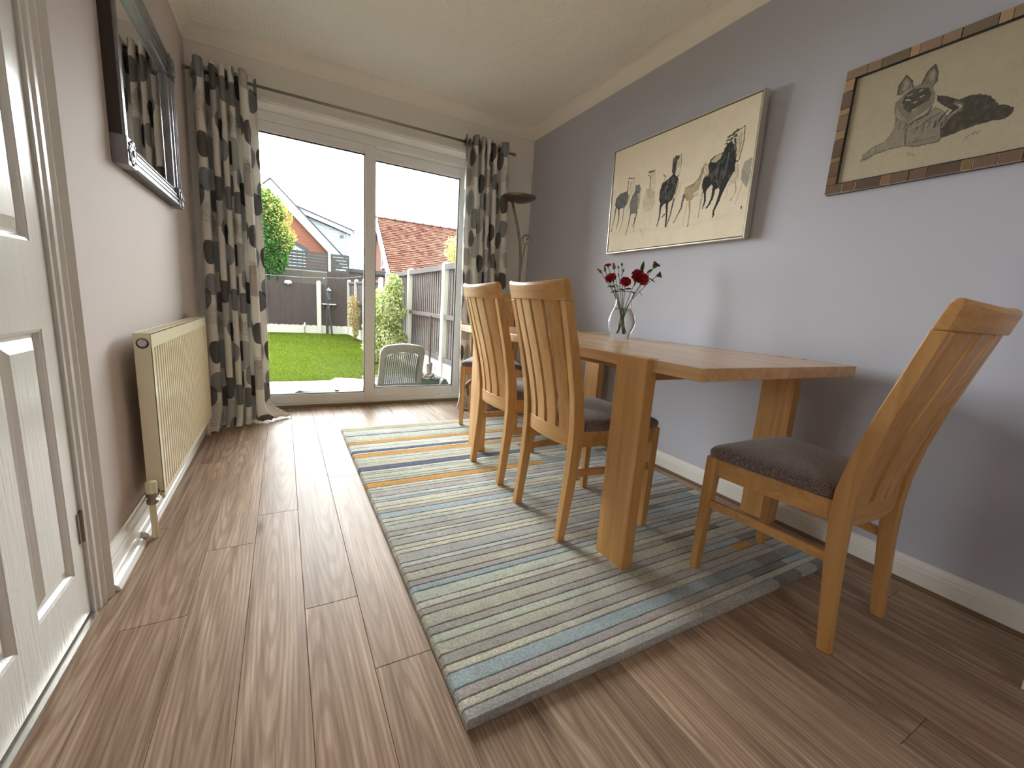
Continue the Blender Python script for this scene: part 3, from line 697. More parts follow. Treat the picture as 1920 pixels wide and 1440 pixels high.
# ------------------------------------------------------------------ dining chairs (face local +Y)
def make_chair(label, loc, rotz):
    t = thing('dining_chair', label, 'chair', loc, rotz, 'slat-back dining chairs with brown seats')
    def sq(cx, cy, z, hx, hy): return [(cx - hx, cy - hy, z), (cx + hx, cy - hy, z), (cx + hx, cy + hy, z), (cx - hx, cy + hy, z)]
    for s in (-1, 1):      # front legs
        b = MB(); b.loft([sq(s * 0.198, 0.197, 0.0, 0.013, 0.013), sq(s * 0.198, 0.195, 0.25, 0.0165, 0.0165), sq(s * 0.198, 0.192, 0.428, 0.019, 0.019)])
        b.build('leg', wood_z, t, bevel=0.003)
    # rear posts: foot -> seat -> top, sweeping back
    cur = [(0.0, -0.203, 0.014, 0.016), (0.12, -0.190, 0.0155, 0.0175), (0.26, -0.176, 0.0165, 0.020), (0.38, -0.168, 0.017, 0.023), (0.46, -0.170, 0.017, 0.024),
           (0.56, -0.184, 0.0165, 0.022), (0.68, -0.211, 0.016, 0.020), (0.80, -0.243, 0.0155, 0.0185), (0.895, -0.268, 0.015, 0.018)]
    def post_x(z): return 0.163 + 0.012 * (z / 0.9) if z > 0.4 else 0.168
    for s in (-1, 1):
        b = MB(); b.loft([sq(s * (0.165 + 0.010 * max(0, z - 0.4) / 0.5), y, z, hx, hy) for z, y, hx, hy in cur]); b.build('leg', wood_z, t, bevel=0.0035)
    def ypost(z):
        for (z0, y0, _, _), (z1, y1, _, _) in zip(cur, cur[1:]):
            if z0 <= z <= z1: return y0 + (y1 - y0) * (z - z0) / (z1 - z0)
        return cur[-1][1] - 0.28 * (z - cur[-1][0])
    # crest rail, bowed backwards in the middle
    def bow(x, d): return -d * (1 - (x / 0.19) ** 2)
    rings = []
    for k in range(17):
        x = -0.192 + 0.384 * k / 16; d = bow(x, 0.038); r = []
        top = 0.968 - 0.012 * (1 - (x / 0.19) ** 2); bot = 0.893 + 0.002
        pts = [(bot, -0.017), (bot, 0.016), (top - 0.014, 0.014), (top - 0.003, 0.008), (top, 0.000), (top - 0.004, -0.010), (top - 0.014, -0.015)]
        for z, dy in pts: r.append((x, ypost(z) + d + dy, z))
        rings.append(r)
    b = MB(); b.loft(rings); b.build('crest_rail', wood_x, t, bevel=0.004, seg=3)
    # lower back rail, bowed too
    rings = []
    for k in range(13):
        x = -0.150 + 0.300 * k / 12; d = bow(x, 0.026) + 0.010; rings.append([(x, -0.168 + d - 0.011, 0.362), (x, -0.168 + d + 0.011, 0.362), (x, -0.170 + d + 0.011, 0.424), (x, -0.170 + d - 0.011, 0.424)])
    b = MB(); b.loft(rings); b.build('back_rail', wood_x, t, bevel=0.0015)
    # four slats
    for k in range(4):
        cb, ct = (-0.1095 + 0.073 * k), (-0.1160 + 0.0773 * k)
        rings = []
        for j in range(10):
            f = j / 9; z = 0.418 + (0.897 - 0.418) * f; cx = cb + (ct - cb) * f; hw = 0.0265 + 0.0048 * f
            r = []
            for x, dy in ((cx - hw, -0.0055), (cx, -0.0055), (cx + hw, -0.0055), (cx + hw, 0.0055), (cx, 0.0055), (cx - hw, 0.0055)):
                d = bow(x, 0.026 + 0.011 * f) + 0.005 * (1 - f); r.append((x, ypost(z) + d + dy, z))
            rings.append(r)
        b = MB(); b.loft(rings); b.build('slat', wood_z, t, bevel=0.0012)
    # seat rails
    for s in (-1, 1):
        b = MB(); b.loft([[(s * 0.163 - 0.010, -0.150, z), (s * 0.163 + 0.010, -0.150, z), (s * 0.198 + 0.010, 0.177, z), (s * 0.198 - 0.010, 0.177, z)] for z in (0.367, 0.426)]); b.build('seat_rail', wood_y if False else wood_x, t, bevel=0.0015)
        b = MB(); b.loft([[(s * 0.166 - 0.007, -0.170, z), (s * 0.166 + 0.007, -0.170, z), (s * 0.198 + 0.007, 0.183, z), (s * 0.198 - 0.007, 0.183, z)] for z in (0.250, 0.278)]); b.build('stretcher', wood_x, t, bevel=0.0015)
    b = MB(); b.box(-0.180, 0.180, 0.184, 0.203, 0.372, 0.426); b.build('seat_rail', wood_x, t, bevel=0.0015)
    # upholstered pad
    n = 18; V = []; F = []
    def wx(v): return 0.178 + (0.228 - 0.178) * v
    def pt(u, v, z):
        # rounded front corners via superellipse clamp
        return (u * wx(v), -0.158 + 0.378 * v + 0.012 * (1 - u * u) * (v > 0.99), z)
    rings = []
    M_ = 40
    outline = []
    for k in range(M_):
        a = 2 * math.pi * k / M_; c_, s_ = math.cos(a), math.sin(a); e_ = 0.22
        u = math.copysign(abs(c_) ** e_, c_); v = (math.copysign(abs(s_) ** e_, s_) + 1) / 2; outline.append((u, v))
    def ring(sc, z):
        return [(0.0 + (u * wx(v)) * sc, 0.031 + ((-0.158 + 0.378 * v) - 0.031) * sc, z) for u, v in outline]
    rings = [ring(0.955, 0.4265), ring(0.99, 0.431), ring(1.0, 0.440), ring(0.995, 0.450), ring(0.965, 0.4585), ring(0.88, 0.4655), ring(0.7, 0.471), ring(0.4, 0.4745), ring(0.1, 0.4755)]
    b = MB(); b.loft(rings); b.build('seat_pad', fabric, t, smooth=True)
    return t
ZR = 0.0205
chA = make_chair('slat-back chair nearest the camera of the two along the long table edge', (1.592, -2.087, ZR), -math.pi / 2)
dup(chA, (1.604, -1.556, ZR), -math.pi / 2, 'slat-back chair farther along the long table edge, nearer the windows')
dup(chA, (1.870, -0.610, ZR), math.pi - math.radians(28), 'slat-back chair turned askew at the window end of the table')
chD = dup(chA, (1.951, -2.774, 0.0035), 0.01, 'slat-back chair standing alone at the near end, below the dog portrait')

chD.rotation_euler = (0.016, 0, 0.01)

# ------------------------------------------------------------------ vase and flowers
VC = Vector((2.145, -1.640, 0.7505)); VR = Vector((0.7335, -0.6797, 0)); VN = Vector((0.6797, 0.7335, 0))
vase = thing('glass_vase', 'clear flattened glass vase on the table', 'vase', VC)
def vring(rx, ry, z, cx=0.004, n=40, e=2.6):
    out = []
    for k in range(n):
        a = 2 * math.pi * k / n; c_, s_ = math.cos(a), math.sin(a)
        u = math.copysign(abs(c_) ** (2 / e), c_) * rx + cx; w = math.copysign(abs(s_) ** (2 / e), s_) * ry
        p = VR * u + VN * w; out.append((p.x, p.y, z))
    return out
PR = [(0.050, 0.0), (0.053, 0.006), (0.054, 0.020), (0.058, 0.034), (0.069, 0.058), (0.0755, 0.082), (0.073, 0.108), (0.063, 0.140), (0.050, 0.172), (0.044, 0.198), (0.045, 0.222), (0.051, 0.246), (0.055, 0.258)]
def dep(r): return 0.030 + (r - 0.044) * 0.55
outer = [vring(r, dep(r), z) for r, z in PR]
inner = [vring(r - 0.0035, dep(r) - 0.0035, z) for r, z in PR[::-1] if z > 0.03]
b = MB(); b.loft(outer + inner + [vring(0.045, 0.026, 0.026)]); b.build('vase_body', vase_glass, vase, smooth=True)
wp = [(r - 0.0032, z) for r, z in PR if 0.03 < z < 0.17]
b = MB(); b.loft([vring(0.046, 0.027, 0.0265)] + [vring(r, dep(r + 0.0032) - 0.0032, z) for r, z in wp] + [vring(0.0478, 0.0305, 0.166)]); b.build('water', water_mat, vase, smooth=True)
stem_m = simple('flower_stem', srgb(98, 128, 72), srgb(78, 104, 58), 0.5)
leaf_m = simple('flower_leaf', srgb(62, 92, 48), srgb(40, 66, 36), 0.45, scale=40)
red_m = simple('crimson_petal', srgb(176, 18, 34), srgb(128, 8, 24), 0.6, scale=60)
plum_m = simple('plum_petal', srgb(92, 34, 60), srgb(60, 24, 44), 0.6, scale=60)
bud_m = simple('bud_green', srgb(110, 124, 74), srgb(82, 92, 54), 0.5)
fr_ = random.Random(4)
def head_pos(u, z, d=0.0): return VR * u + VN * d + Vector((0, 0, z))
def stem_path(h, foot, neck):
    m1 = neck; p = [foot, foot.lerp(m1, 0.5) + Vector((0, 0, 0)), m1, m1.lerp(h, 0.5) + (m1 - foot) * 0.08, h]
    out = []
    for i in range(len(p) - 1):
        for k in range(4): out.append(p[i].lerp(p[i + 1], k / 4))
    out.append(p[-1])
    for _ in range(2): out = [out[0]] + [(out[i - 1] + out[i] * 2 + out[i + 1]) / 4 for i in range(1, len(out) - 1)] + [out[-1]]
    return out
def leaf(b, base, d, length, width, curl=0.25):
    d = Vector(d).normalized(); side = d.cross(Vector((0.3, 0.2, 1))).normalized(); up = side.cross(d).normalized(); rings = []
    for k in range(7):
        f = k / 6; w = width * math.sin(math.pi * (0.06 + 0.9 * f)) ** 0.8; c = base + d * length * f + up * (-curl * length * f * f)
        rings.append([c - side * w, c + up * (-0.15 * w) - side * 0, c + side * w, c + up * (-0.15 * w + 0.0008)])
    b.loft(rings)
def bloom(c, axis, r, petals, rings_, frill=0.25, open_=0.5):
    b = MB(); axis = Vector(axis).normalized(); u = axis.orthogonal().normalized(); w = axis.cross(u)
    for ri in range(rings_):
        rr = r * (1 - 0.2 * ri); tilt = open_ * (1 - ri / rings_ * 0.75)
        for k in range(petals):
            a = 2 * math.pi * (k + 0.5 * (ri % 2)) / petals + fr_.uniform(-0.15, 0.15)
            d = (u * math.cos(a) + w * math.sin(a)); t = (w * math.cos(a) - u * math.sin(a))
            dirn = (d * math.sin(tilt * math.pi / 1.9) + axis * math.cos(tilt * math.pi / 1.9)).normalized(); nrm = t.cross(dirn).normalized()
            g = []
            for i in range(4):
                f = i / 3; wd = rr * 0.5 * (0.35 + 0.9 * f) ; row = []
                for j in range(6):
                    q = j / 5 - 0.5
                    fz = frill * rr * f * math.sin(j * 2.6 + k * 1.7 + ri) * 0.35
                    row.append(c + dirn * rr * (0.08 + 0.95 * f - 0.35 * q * q * f) + t * wd * 2 * q + nrm * (fz + 0.12 * rr * f * f + 0.25 * rr * abs(q) * f))
                g.append(row)
            vs = [p for row in g for p in row]; n = 6
            b.add(vs, [(i * n + j, i * n + j + 1, (i + 1) * n + j + 1, (i + 1) * n + j) for i in range(3) for j in range(5)])
    return b
flowers = [
    ('carnation', 'large open crimson carnation at the right of the bunch', (0.072, 0.348, -0.02), 'red', 0.036, 0.9, (0.3, 0.25)),
    ('carnation', 'crimson carnation just below and right of the largest bloom', (0.106, 0.326, -0.03), 'red', 0.030, 0.9, (0.6, 0.0)),
    ('carnation', 'crimson carnation low in the middle of the bunch', (0.004, 0.312, -0.03), 'red', 0.027, 0.8, (0.1, 0.3)),
    ('carnation', 'crimson carnation at the left of the bunch', (-0.082, 0.335, -0.01), 'red', 0.030, 0.9, (-0.2, 0.5)),
    ('carnation', 'small half-open crimson carnation at the top left', (-0.100, 0.395, 0.0), 'red', 0.017, 0.6, (-0.1, 1.2)),
    ('carnation_bud', 'slim closed bud leaning out farthest left', (-0.140, 0.360, -0.01), 'bud', 0.008, 0, (-1, 0.7)),
    ('carnation_bud', 'short closed bud between the left blooms', (-0.116, 0.374, 0.01), 'bud', 0.008, 0, (-0.3, 1.2)),
    ('carnation_bud', 'dark red bud standing right of the top left bloom', (-0.068, 0.388, 0.0), 'rbud', 0.010, 0, (-0.25, 1.3)),
    ('bud_sprig', 'thin sprig with a tiny dark bud in the middle', (-0.045, 0.388, 0.01), 'tiny', 0.005, 0, (-0.2, 1.4)),
    ('bud_sprig', 'taller thin sprig with two tiny dark buds', (-0.027, 0.402, 0.0), 'tiny', 0.006, 0, (-0.2, 1.4)),
    ('alstroemeria', 'plum coloured flower with green sepals at the top right', (0.150, 0.402, 0.0), 'plum', 0.024, 0.35, (0.6, 0.9)),
    ('alstroemeria', 'plum coloured flower at the far right, lower down', (0.172, 0.352, -0.01), 'plum', 0.020, 0.35, (1.0, 0.35)),
]
for i, (nm, lab, (u, z, d), kind, r, op, ax) in enumerate(flowers):
    t = thing(nm, lab, 'flower', VC, 0, 'cut flowers in the vase')
    h = head_pos(u, z, d); axis = VR * ax[0] + Vector((0, 0, 1)) * ax[1] - VN * (0.7 if kind == 'red' else 0.1)
    ft = VR * (0.004 + (-0.6 if u > 0 else 0.7) * fr_.uniform(0.012, 0.05)) + VN * fr_.uniform(-0.014, 0.014) + Vector((0, 0, 0.031))
    nk = VR * (0.004 + max(-0.03, min(0.03, u * 0.25)) + fr_.uniform(-0.006, 0.006)) + VN * fr_.uniform(-0.012, 0.012) + Vector((0, 0, 0.195))
    path = stem_path(h - axis.normalized() * r * 0.6, ft, nk)
    b = MB(); b.tube(path, [0.0026] * 8 + [0.0018] * (len(path) - 8), 7); b.build('stem', stem_m, t, smooth=True)
    if kind == 'red':
        bloom(h - axis.normalized() * r * 0.3, axis, r, 8, 5, 0.9, op).build('bloom', red_m, t, smooth=False)
        b = MB(); a0 = h - axis.normalized() * r * 1.05; b.tube([a0, a0 + axis.normalized() * r * 0.4, a0 + axis.normalized() * r * 0.85], [0.0025, r * 0.26, r * 0.30], 8); b.build('calyx', bud_m, t, smooth=True)
    elif kind == 'plum':
        bloom(h - axis.normalized() * r * 0.2, axis, r, 6, 2, 0.3, op).build('bloom', plum_m, t)
        b = MB()
        for k in range(5):
            a = k * 1.257; o_ = axis.orthogonal().normalized(); q = Matrix.Rotation(a, 3, axis.normalized()) @ o_
            leaf(b, h - axis.normalized() * r * 0.8, axis.normalized() + q * 0.55, r * 1.7, r * 0.28, -0.1)
        b.build('sepals', bud_m, t)
    else:
        m = {'bud': bud_m, 'rbud': bud_m, 'tiny': plum_m}[kind]; A = axis.normalized(); L = 0.030 if kind != 'tiny' else 0.016
        b = MB(); b.tube([h - A * L * 0.5, h - A * L * 0.2, h + A * L * 0.2, h + A * L * 0.5], [r * 0.5, r, r * 0.85, r * 0.3], 8); b.build('bud', m, t, smooth=True)
        if kind in ('bud', 'rbud'):
            b = MB(); b.tube([h + A * L * 0.42, h + A * L * 0.62], [r * 0.45, r * 0.7], 7); b.build('petal_tip', red_m, t)
        if i == 9:
            b = MB(); h2 = h + VR * 0.012 - Vector((0, 0, 0.032)); b.tube([h2 - A * 0.007, h2, h2 + A * 0.007], [0.003, 0.006, 0.003], 8); b.tube([h2 - VR * 0.0125 - Vector((0, 0, 0.03)), h2 - VR * 0.004 - Vector((0, 0, 0.018)), h2 - A * 0.006], 0.0012, 6); b.build('bud', plum_m, t)
    lf = {0: [((0.078, 0.350, 0.012), (0.10, 1.0), 0.075, 0.010), ((0.058, 0.318, -0.012), (-0.35, -0.8), 0.032, 0.013), ((0.066, 0.318, 0.0), (0.5, -0.35), 0.030, 0.012)], 1: [((0.074, 0.272, 0), (0.75, -0.7), 0.048, 0.006)], 2: [((0.006, 0.270, -0.01), (0.75, 0.25), 0.036, 0.013), ((0.004, 0.262, -0.01), (-0.8, 0.35), 0.038, 0.013)],
          3: [((-0.047, 0.278, -0.01), (-1, 0.25), 0.046, 0.0155), ((-0.040, 0.262, 0), (-1, -0.25), 0.038, 0.0125), ((-0.054, 0.292, 0.01), (0.9, -0.2), 0.034, 0.012)], 10: [((0.110, 0.360, 0), (0.6, 0.8), 0.035, 0.009)], 11: [((0.12, 0.335, 0), (1, -0.3), 0.045, 0.010)], 8: [((-0.035, 0.335, 0), (-0.3, 1), 0.02, 0.004)]}.get(i, [])
    for (lu, lz, ld), (dx, dz), L, w in lf:
        b = MB(); leaf(b, head_pos(lu, lz, ld), VR * dx + Vector((0, 0, dz)) - VN * 0.2, L, w); b.build('leaf', leaf_m, t)

# ------------------------------------------------------------------ pictures
ART = __import__("json").loads('{"h":[["S","g",0.06,30,30,[[34,197],[286,186],[553,157],[774,168],[960,194]]],["P","gr",0.8,0,0,[[982,561],[946,544],[937,485],[940,422],[974,356],[982,393],[984,454]]],["S","gr",0.5,8,4,[[950,403],[937,328],[925,259]]],["P","tl",0.6,0,0,[[895,532],[918,539],[925,427],[893,413],[871,387]]],["S","t",0.8,10,5,[[911,415],[920,349],[898,290]]],["S","t",0.4,8,4,[[871,387],[872,314]]],["S","k",0.8,5,5,[[901,298],[895,287]]],["P","k",1,0,0,[[719,493],[745,544],[742,587],[754,632],[773,650],[823,659],[837,704],[860,726],[886,669],[888,613],[898,562],[898,499],[878,450],[859,391],[844,346],[820,403],[795,394],[777,441],[753,414],[740,367],[716,443]]],["P","tl",0.85,0,0,[[756,615],[779,647],[817,653],[811,615],[784,597]]],["S","g",0.35,14,6,[[804,581],[798,501],[811,430]]],["S","g",0.35,12,6,[[855,642],[851,548],[841,454]]],["P","c",0.9,0,0,[[871,729],[902,785],[921,791],[929,704],[921,600],[907,567],[885,646]]],["S","k",0.8,6,6,[[922,794],[927,705],[921,631],[915,571]]],["S","k",1,7,3,[[893,781],[921,793]]],["S","k",0.9,22,8.8,[[885,781],[874,778]]],["S","k",0.9,24,9.600000000000001,[[868,766],[858,762]]],["S","k",0.9,18,7.2,[[848,759],[837,756]]],["S","k",0.9,20,8.0,[[882,748],[871,745]]],["S","k",0.9,16,6.4,[[841,735],[830,731]]],["S","k",0.9,22,8.8,[[859,735],[848,731]]],["S","k",0.9,14,5.6000000000000005,[[837,713],[826,709]]],["S","k",0.9,12,4.800000000000001,[[833,682],[822,679]]],["S","k",0.9,14,5.6000000000000005,[[907,563],[897,559]]],["S","k",0.9,12,14,[[878,726],[889,659],[894,571]]],["S","g",0.8,8,6,[[898,733],[913,657],[907,598]]],["S","k",1,22,9,[[740,410],[748,330],[739,272]]],["S","g",0.9,12,7,[[727,396],[721,285],[718,208]]],["S","k",1,30,10,[[795,427],[790,336],[768,273]]],["S","k",1,32,8,[[843,396],[828,309],[808,238],[808,195]]],["S","t",0.5,5,4,[[699,228],[690,203]]],["S","k",1,14,12,[[780,296],[762,271]]],["S","k",1,13,11,[[811,220],[807,191]]],["P","t",0.95,0,0,[[603,405],[610,466],[663,485],[695,527],[704,583],[719,616],[740,604],[755,532],[742,507],[718,545],[710,479],[700,430],[666,361],[630,357]]],["P","c",0.8,0,0,[[717,596],[737,601],[751,533],[737,517],[721,552]]],["S","k",0.7,5,3,[[610,466],[664,476],[702,533]]],["P","c",0.8,0,0,[[663,406],[697,422],[707,385],[680,370]]],["S","k",0.85,22,6,[[607,404],[596,306],[557,203]]],["S","t",0.95,17,8,[[647,375],[659,255],[656,156]]],["S","t",0.5,9,5,[[635,342],[625,236],[622,172]]],["S","t",0.6,8,5,[[686,382],[698,413]]],["S","k",0.9,7,6,[[659,165],[653,149]]],["S","k",1,8,6,[[562,214],[552,200]]],["P","k",1,0,0,[[428,425],[427,492],[439,555],[487,582],[517,614],[552,565],[564,516],[554,446],[526,398],[503,376],[470,375],[451,351]]],["P","c",0.6,0,0,[[553,547],[577,521],[573,450],[549,401],[526,389],[544,467]]],["P","k",0.95,0,0,[[504,627],[502,701],[517,754],[549,742],[542,695],[531,627],[528,573]]],["P","c",0.95,0,0,[[533,708],[556,726],[566,659],[555,573],[531,609]]],["S","k",0.7,6,4,[[555,752],[564,687],[557,645]]],["S","k",1,12,8,[[532,567],[554,583]]],["S","k",0.8,12,8,[[507,736],[501,711]]],["S","k",0.7,10,6,[[442,630],[461,600],[454,579]]],["S","k",1,22,7,[[445,372],[444,275],[432,194]]],["S","k",1,24,12,[[490,389],[498,263],[498,177]]],["S","k",0.9,18,8,[[538,395],[526,286],[506,180]]],["S","k",1,10,8,[[466,266],[481,286]]],["S","g",0.4,12,7,[[488,568],[469,489],[484,410]]],["P","tl",0.75,0,0,[[301,499],[335,539],[371,538],[392,493],[399,403],[386,347],[322,342],[292,431]]],["P","g",0.35,0,0,[[307,547],[352,553],[383,505],[365,441],[330,481]]],["P","c",0.8,0,0,[[329,678],[368,698],[382,602],[377,516],[344,546],[346,614]]],["S","k",0.85,16,12,[[329,688],[365,685]]],["S","k",0.8,10,8,[[326,664],[322,661]]],["S","k",0.8,8,7,[[343,654],[346,555]]],["S","tl",0.6,8,4,[[317,354],[331,219]]],["S","tl",0.5,10,5,[[367,352],[371,201]]],["S","tl",0.5,8,5,[[394,355],[385,288]]],["P","gk",0.85,0,0,[[182,459],[199,517],[225,561],[260,541],[273,466],[266,397],[245,350],[195,356]]],["P","c",0.5,0,0,[[246,545],[274,517],[274,415],[257,388]]],["P","gk",0.85,0,0,[[221,583],[231,610],[256,603],[269,558],[262,520],[237,537]]],["S","k",0.8,9,7,[[225,602],[226,510]]],["S","k",0.9,13,5,[[199,366],[190,257],[167,158]]],["S","k",0.9,15,6,[[254,358],[242,278],[222,231]]],["S","k",0.8,9,5,[[240,309],[242,183]]],["P","gk",0.95,0,0,[[44,473],[51,537],[86,570],[149,578],[168,526],[166,474],[138,428],[74,427]]],["P","c",0.6,0,0,[[148,436],[174,503],[192,467],[162,379]]],["P","c",0.9,0,0,[[160,643],[192,679],[206,649],[200,569],[178,518],[157,571]]],["S","k",0.8,12,6,[[156,691],[202,681]]],["S","k",0.85,10,8,[[153,666],[154,572]]],["S","k",0.8,7,5,[[177,534],[168,521]]],["S","k",0.9,15,5,[[58,458],[47,340],[27,221]]],["S","k",0.9,18,7,[[87,435],[92,330],[76,240]]],["S","gk",0.7,12,5,[[133,435],[131,311],[110,217]]],["S","k",1,8,6,[[35,236],[24,216]]],["S","k",0.8,12,9,[[960,230],[962,216]]],["S","g",0.6,7,4,[[295,195],[323,143]]],["S","g",0.5,5,4,[[317,160],[337,207]]],["S","gk",0.55,4,3,[[871,729],[880,764],[902,785],[921,793],[926,751],[929,689],[923,615],[910,566]]],["S","gk",0.55,4,3,[[717,596],[710,556],[698,500]]],["S","gk",0.55,4,3,[[740,603],[754,532],[742,505],[722,539]]],["S","gk",0.55,4,3,[[725,627],[730,604]]],["S","gk",0.55,4,3,[[539,732],[557,739],[565,669],[560,608],[552,565],[529,578]]],["S","gk",0.55,4,3,[[577,521],[573,450],[546,393]]],["S","gk",0.55,4,3,[[331,687],[374,696],[382,602],[381,525]]],["S","gk",0.55,4,3,[[329,663],[343,615],[339,547]]],["S","gk",0.55,4,3,[[258,602],[271,548],[271,456],[257,388]]],["S","gk",0.55,4,3,[[192,679],[208,679],[208,617],[197,559],[175,519]]],["S","gk",0.55,4,3,[[174,503],[190,457],[162,379]]],["S","gk",0.55,4,3,[[906,543],[921,475],[900,411]]],["S","g",0.6,7,3,[[893,720],[889,667]]],["S","g",0.6,7,3,[[907,691],[906,606]]],["S","g",0.6,7,3,[[543,677],[536,616]]],["S","g",0.6,7,3,[[550,692],[546,640]]],["S","g",0.6,7,3,[[725,585],[743,536]]],["S","g",0.6,7,3,[[182,646],[174,576]]],["S","g",0.6,7,3,[[357,668],[360,570]]],["S","g",0.6,7,3,[[910,750],[914,680]]]],"d":[["P","m",0.75,0,0,[[270,518],[335,451],[386,473],[430,511],[471,464],[489,410],[473,345],[482,269],[477,251],[391,253],[339,283],[333,368],[285,433]]],["P","m",0.65,0,0,[[285,433],[333,368],[332,285],[279,278],[215,267],[180,229],[152,233],[156,276],[200,325],[250,341],[270,383]]],["P","d",0.97,0,0,[[429,585],[467,563],[518,511],[550,518],[589,511],[626,478],[650,433],[661,401],[685,390],[714,359],[715,323],[691,298],[647,307],[585,300],[520,278],[482,269],[467,361],[485,419],[502,448],[455,511],[436,547]]],["S","m",0.85,26,18,[[509,496],[533,464],[530,439],[508,426],[488,390],[476,352]]],["S","w",0.8,7,4,[[514,487],[532,460],[514,437],[489,404]]],["P","m",0.85,0,0,[[271,641],[320,704],[358,711],[403,664],[421,608],[426,540],[405,504],[364,471],[335,451],[292,500],[262,570],[261,628]]],["P","d",0.8,0,0,[[294,657],[329,688],[389,666],[405,617],[402,565],[358,549],[330,516],[306,554],[291,610]]],["P","m",0.95,0,0,[[262,682],[262,751],[283,807],[314,749],[323,702],[285,661]]],["P","l",0.6,0,0,[[280,700],[282,753],[291,776],[305,726],[292,693]]],["P","m",0.95,0,0,[[359,709],[371,780],[395,814],[411,756],[415,688],[400,666]]],["P","l",0.6,0,0,[[383,709],[388,765],[397,783],[406,709]]],["S","d",0.8,10,10,[[262,682],[262,751],[283,807],[314,749],[323,702]]],["S","d",0.8,10,10,[[359,709],[371,780],[395,814],[411,756],[415,688],[403,664]]],["S","w",0.8,9,5,[[306,623],[323,608]]],["S","w",0.8,9,5,[[365,612],[380,617]]],["S","w",0.8,9,5,[[342,583],[353,585]]],["S","w",0.8,9,5,[[341,529],[359,534]]],["S","w",0.8,9,5,[[311,648],[326,655]]],["S","w",0.8,9,5,[[356,657],[367,664]]],["S","w",0.8,9,5,[[283,670],[320,704]]],["S","d",0.5,8,8,[[264,570],[280,504],[279,451]]],["S","d",0.8,12,10,[[338,428],[367,448],[409,469],[418,518]]],["S","d",0.7,10,8,[[379,383],[415,426],[456,453]]],["S","d",0.8,22,12,[[447,370],[467,422],[483,457]]],["S","d",0.6,7,4,[[302,466],[297,419]]],["S","l",0.6,7,4,[[317,437],[312,392]]],["S","d",0.6,7,4,[[327,453],[323,406]]],["S","l",0.6,7,4,[[342,424],[338,379]]],["S","d",0.6,7,4,[[352,439],[348,395]]],["S","l",0.6,7,4,[[362,455],[358,410]]],["S","d",0.6,7,4,[[377,426],[373,381]]],["S","l",0.6,7,4,[[389,413],[386,368]]],["S","d",0.6,7,4,[[405,386],[402,339]]],["S","l",0.6,7,4,[[414,401],[411,354]]],["S","d",0.6,7,4,[[424,415],[420,370]]],["S","l",0.6,7,4,[[438,388],[435,343]]],["S","d",0.6,7,4,[[447,404],[444,359]]],["S","l",0.6,7,4,[[456,417],[453,372]]],["S","d",0.7,8,8,[[152,233],[215,267],[279,278],[341,278],[391,251],[477,251],[482,269]]],["S","d",0.6,6,6,[[156,276],[200,325],[250,341],[270,390],[283,439]]],["S","d",0.7,10,8,[[339,289],[333,368],[339,415]]],["S","d",0.4,5,5,[[212,327],[214,269]]],["S","d",0.5,6,4,[[355,289],[409,287],[468,289]]],["S","l",0.5,14,8,[[342,392],[371,406],[412,448]]],["S","l",0.5,16,10,[[271,572],[295,511],[324,469]]],["S","d",0.6,4,3,[[571,217],[585,244],[600,256],[595,240]]],["S","d",0.6,4,3,[[598,244],[606,256],[612,242],[618,260],[624,262]]],["S","d",0.6,4,3,[[358,209],[368,215],[364,188]]],["S","d",0.6,4,3,[[370,193],[377,200],[391,188]]]]}')
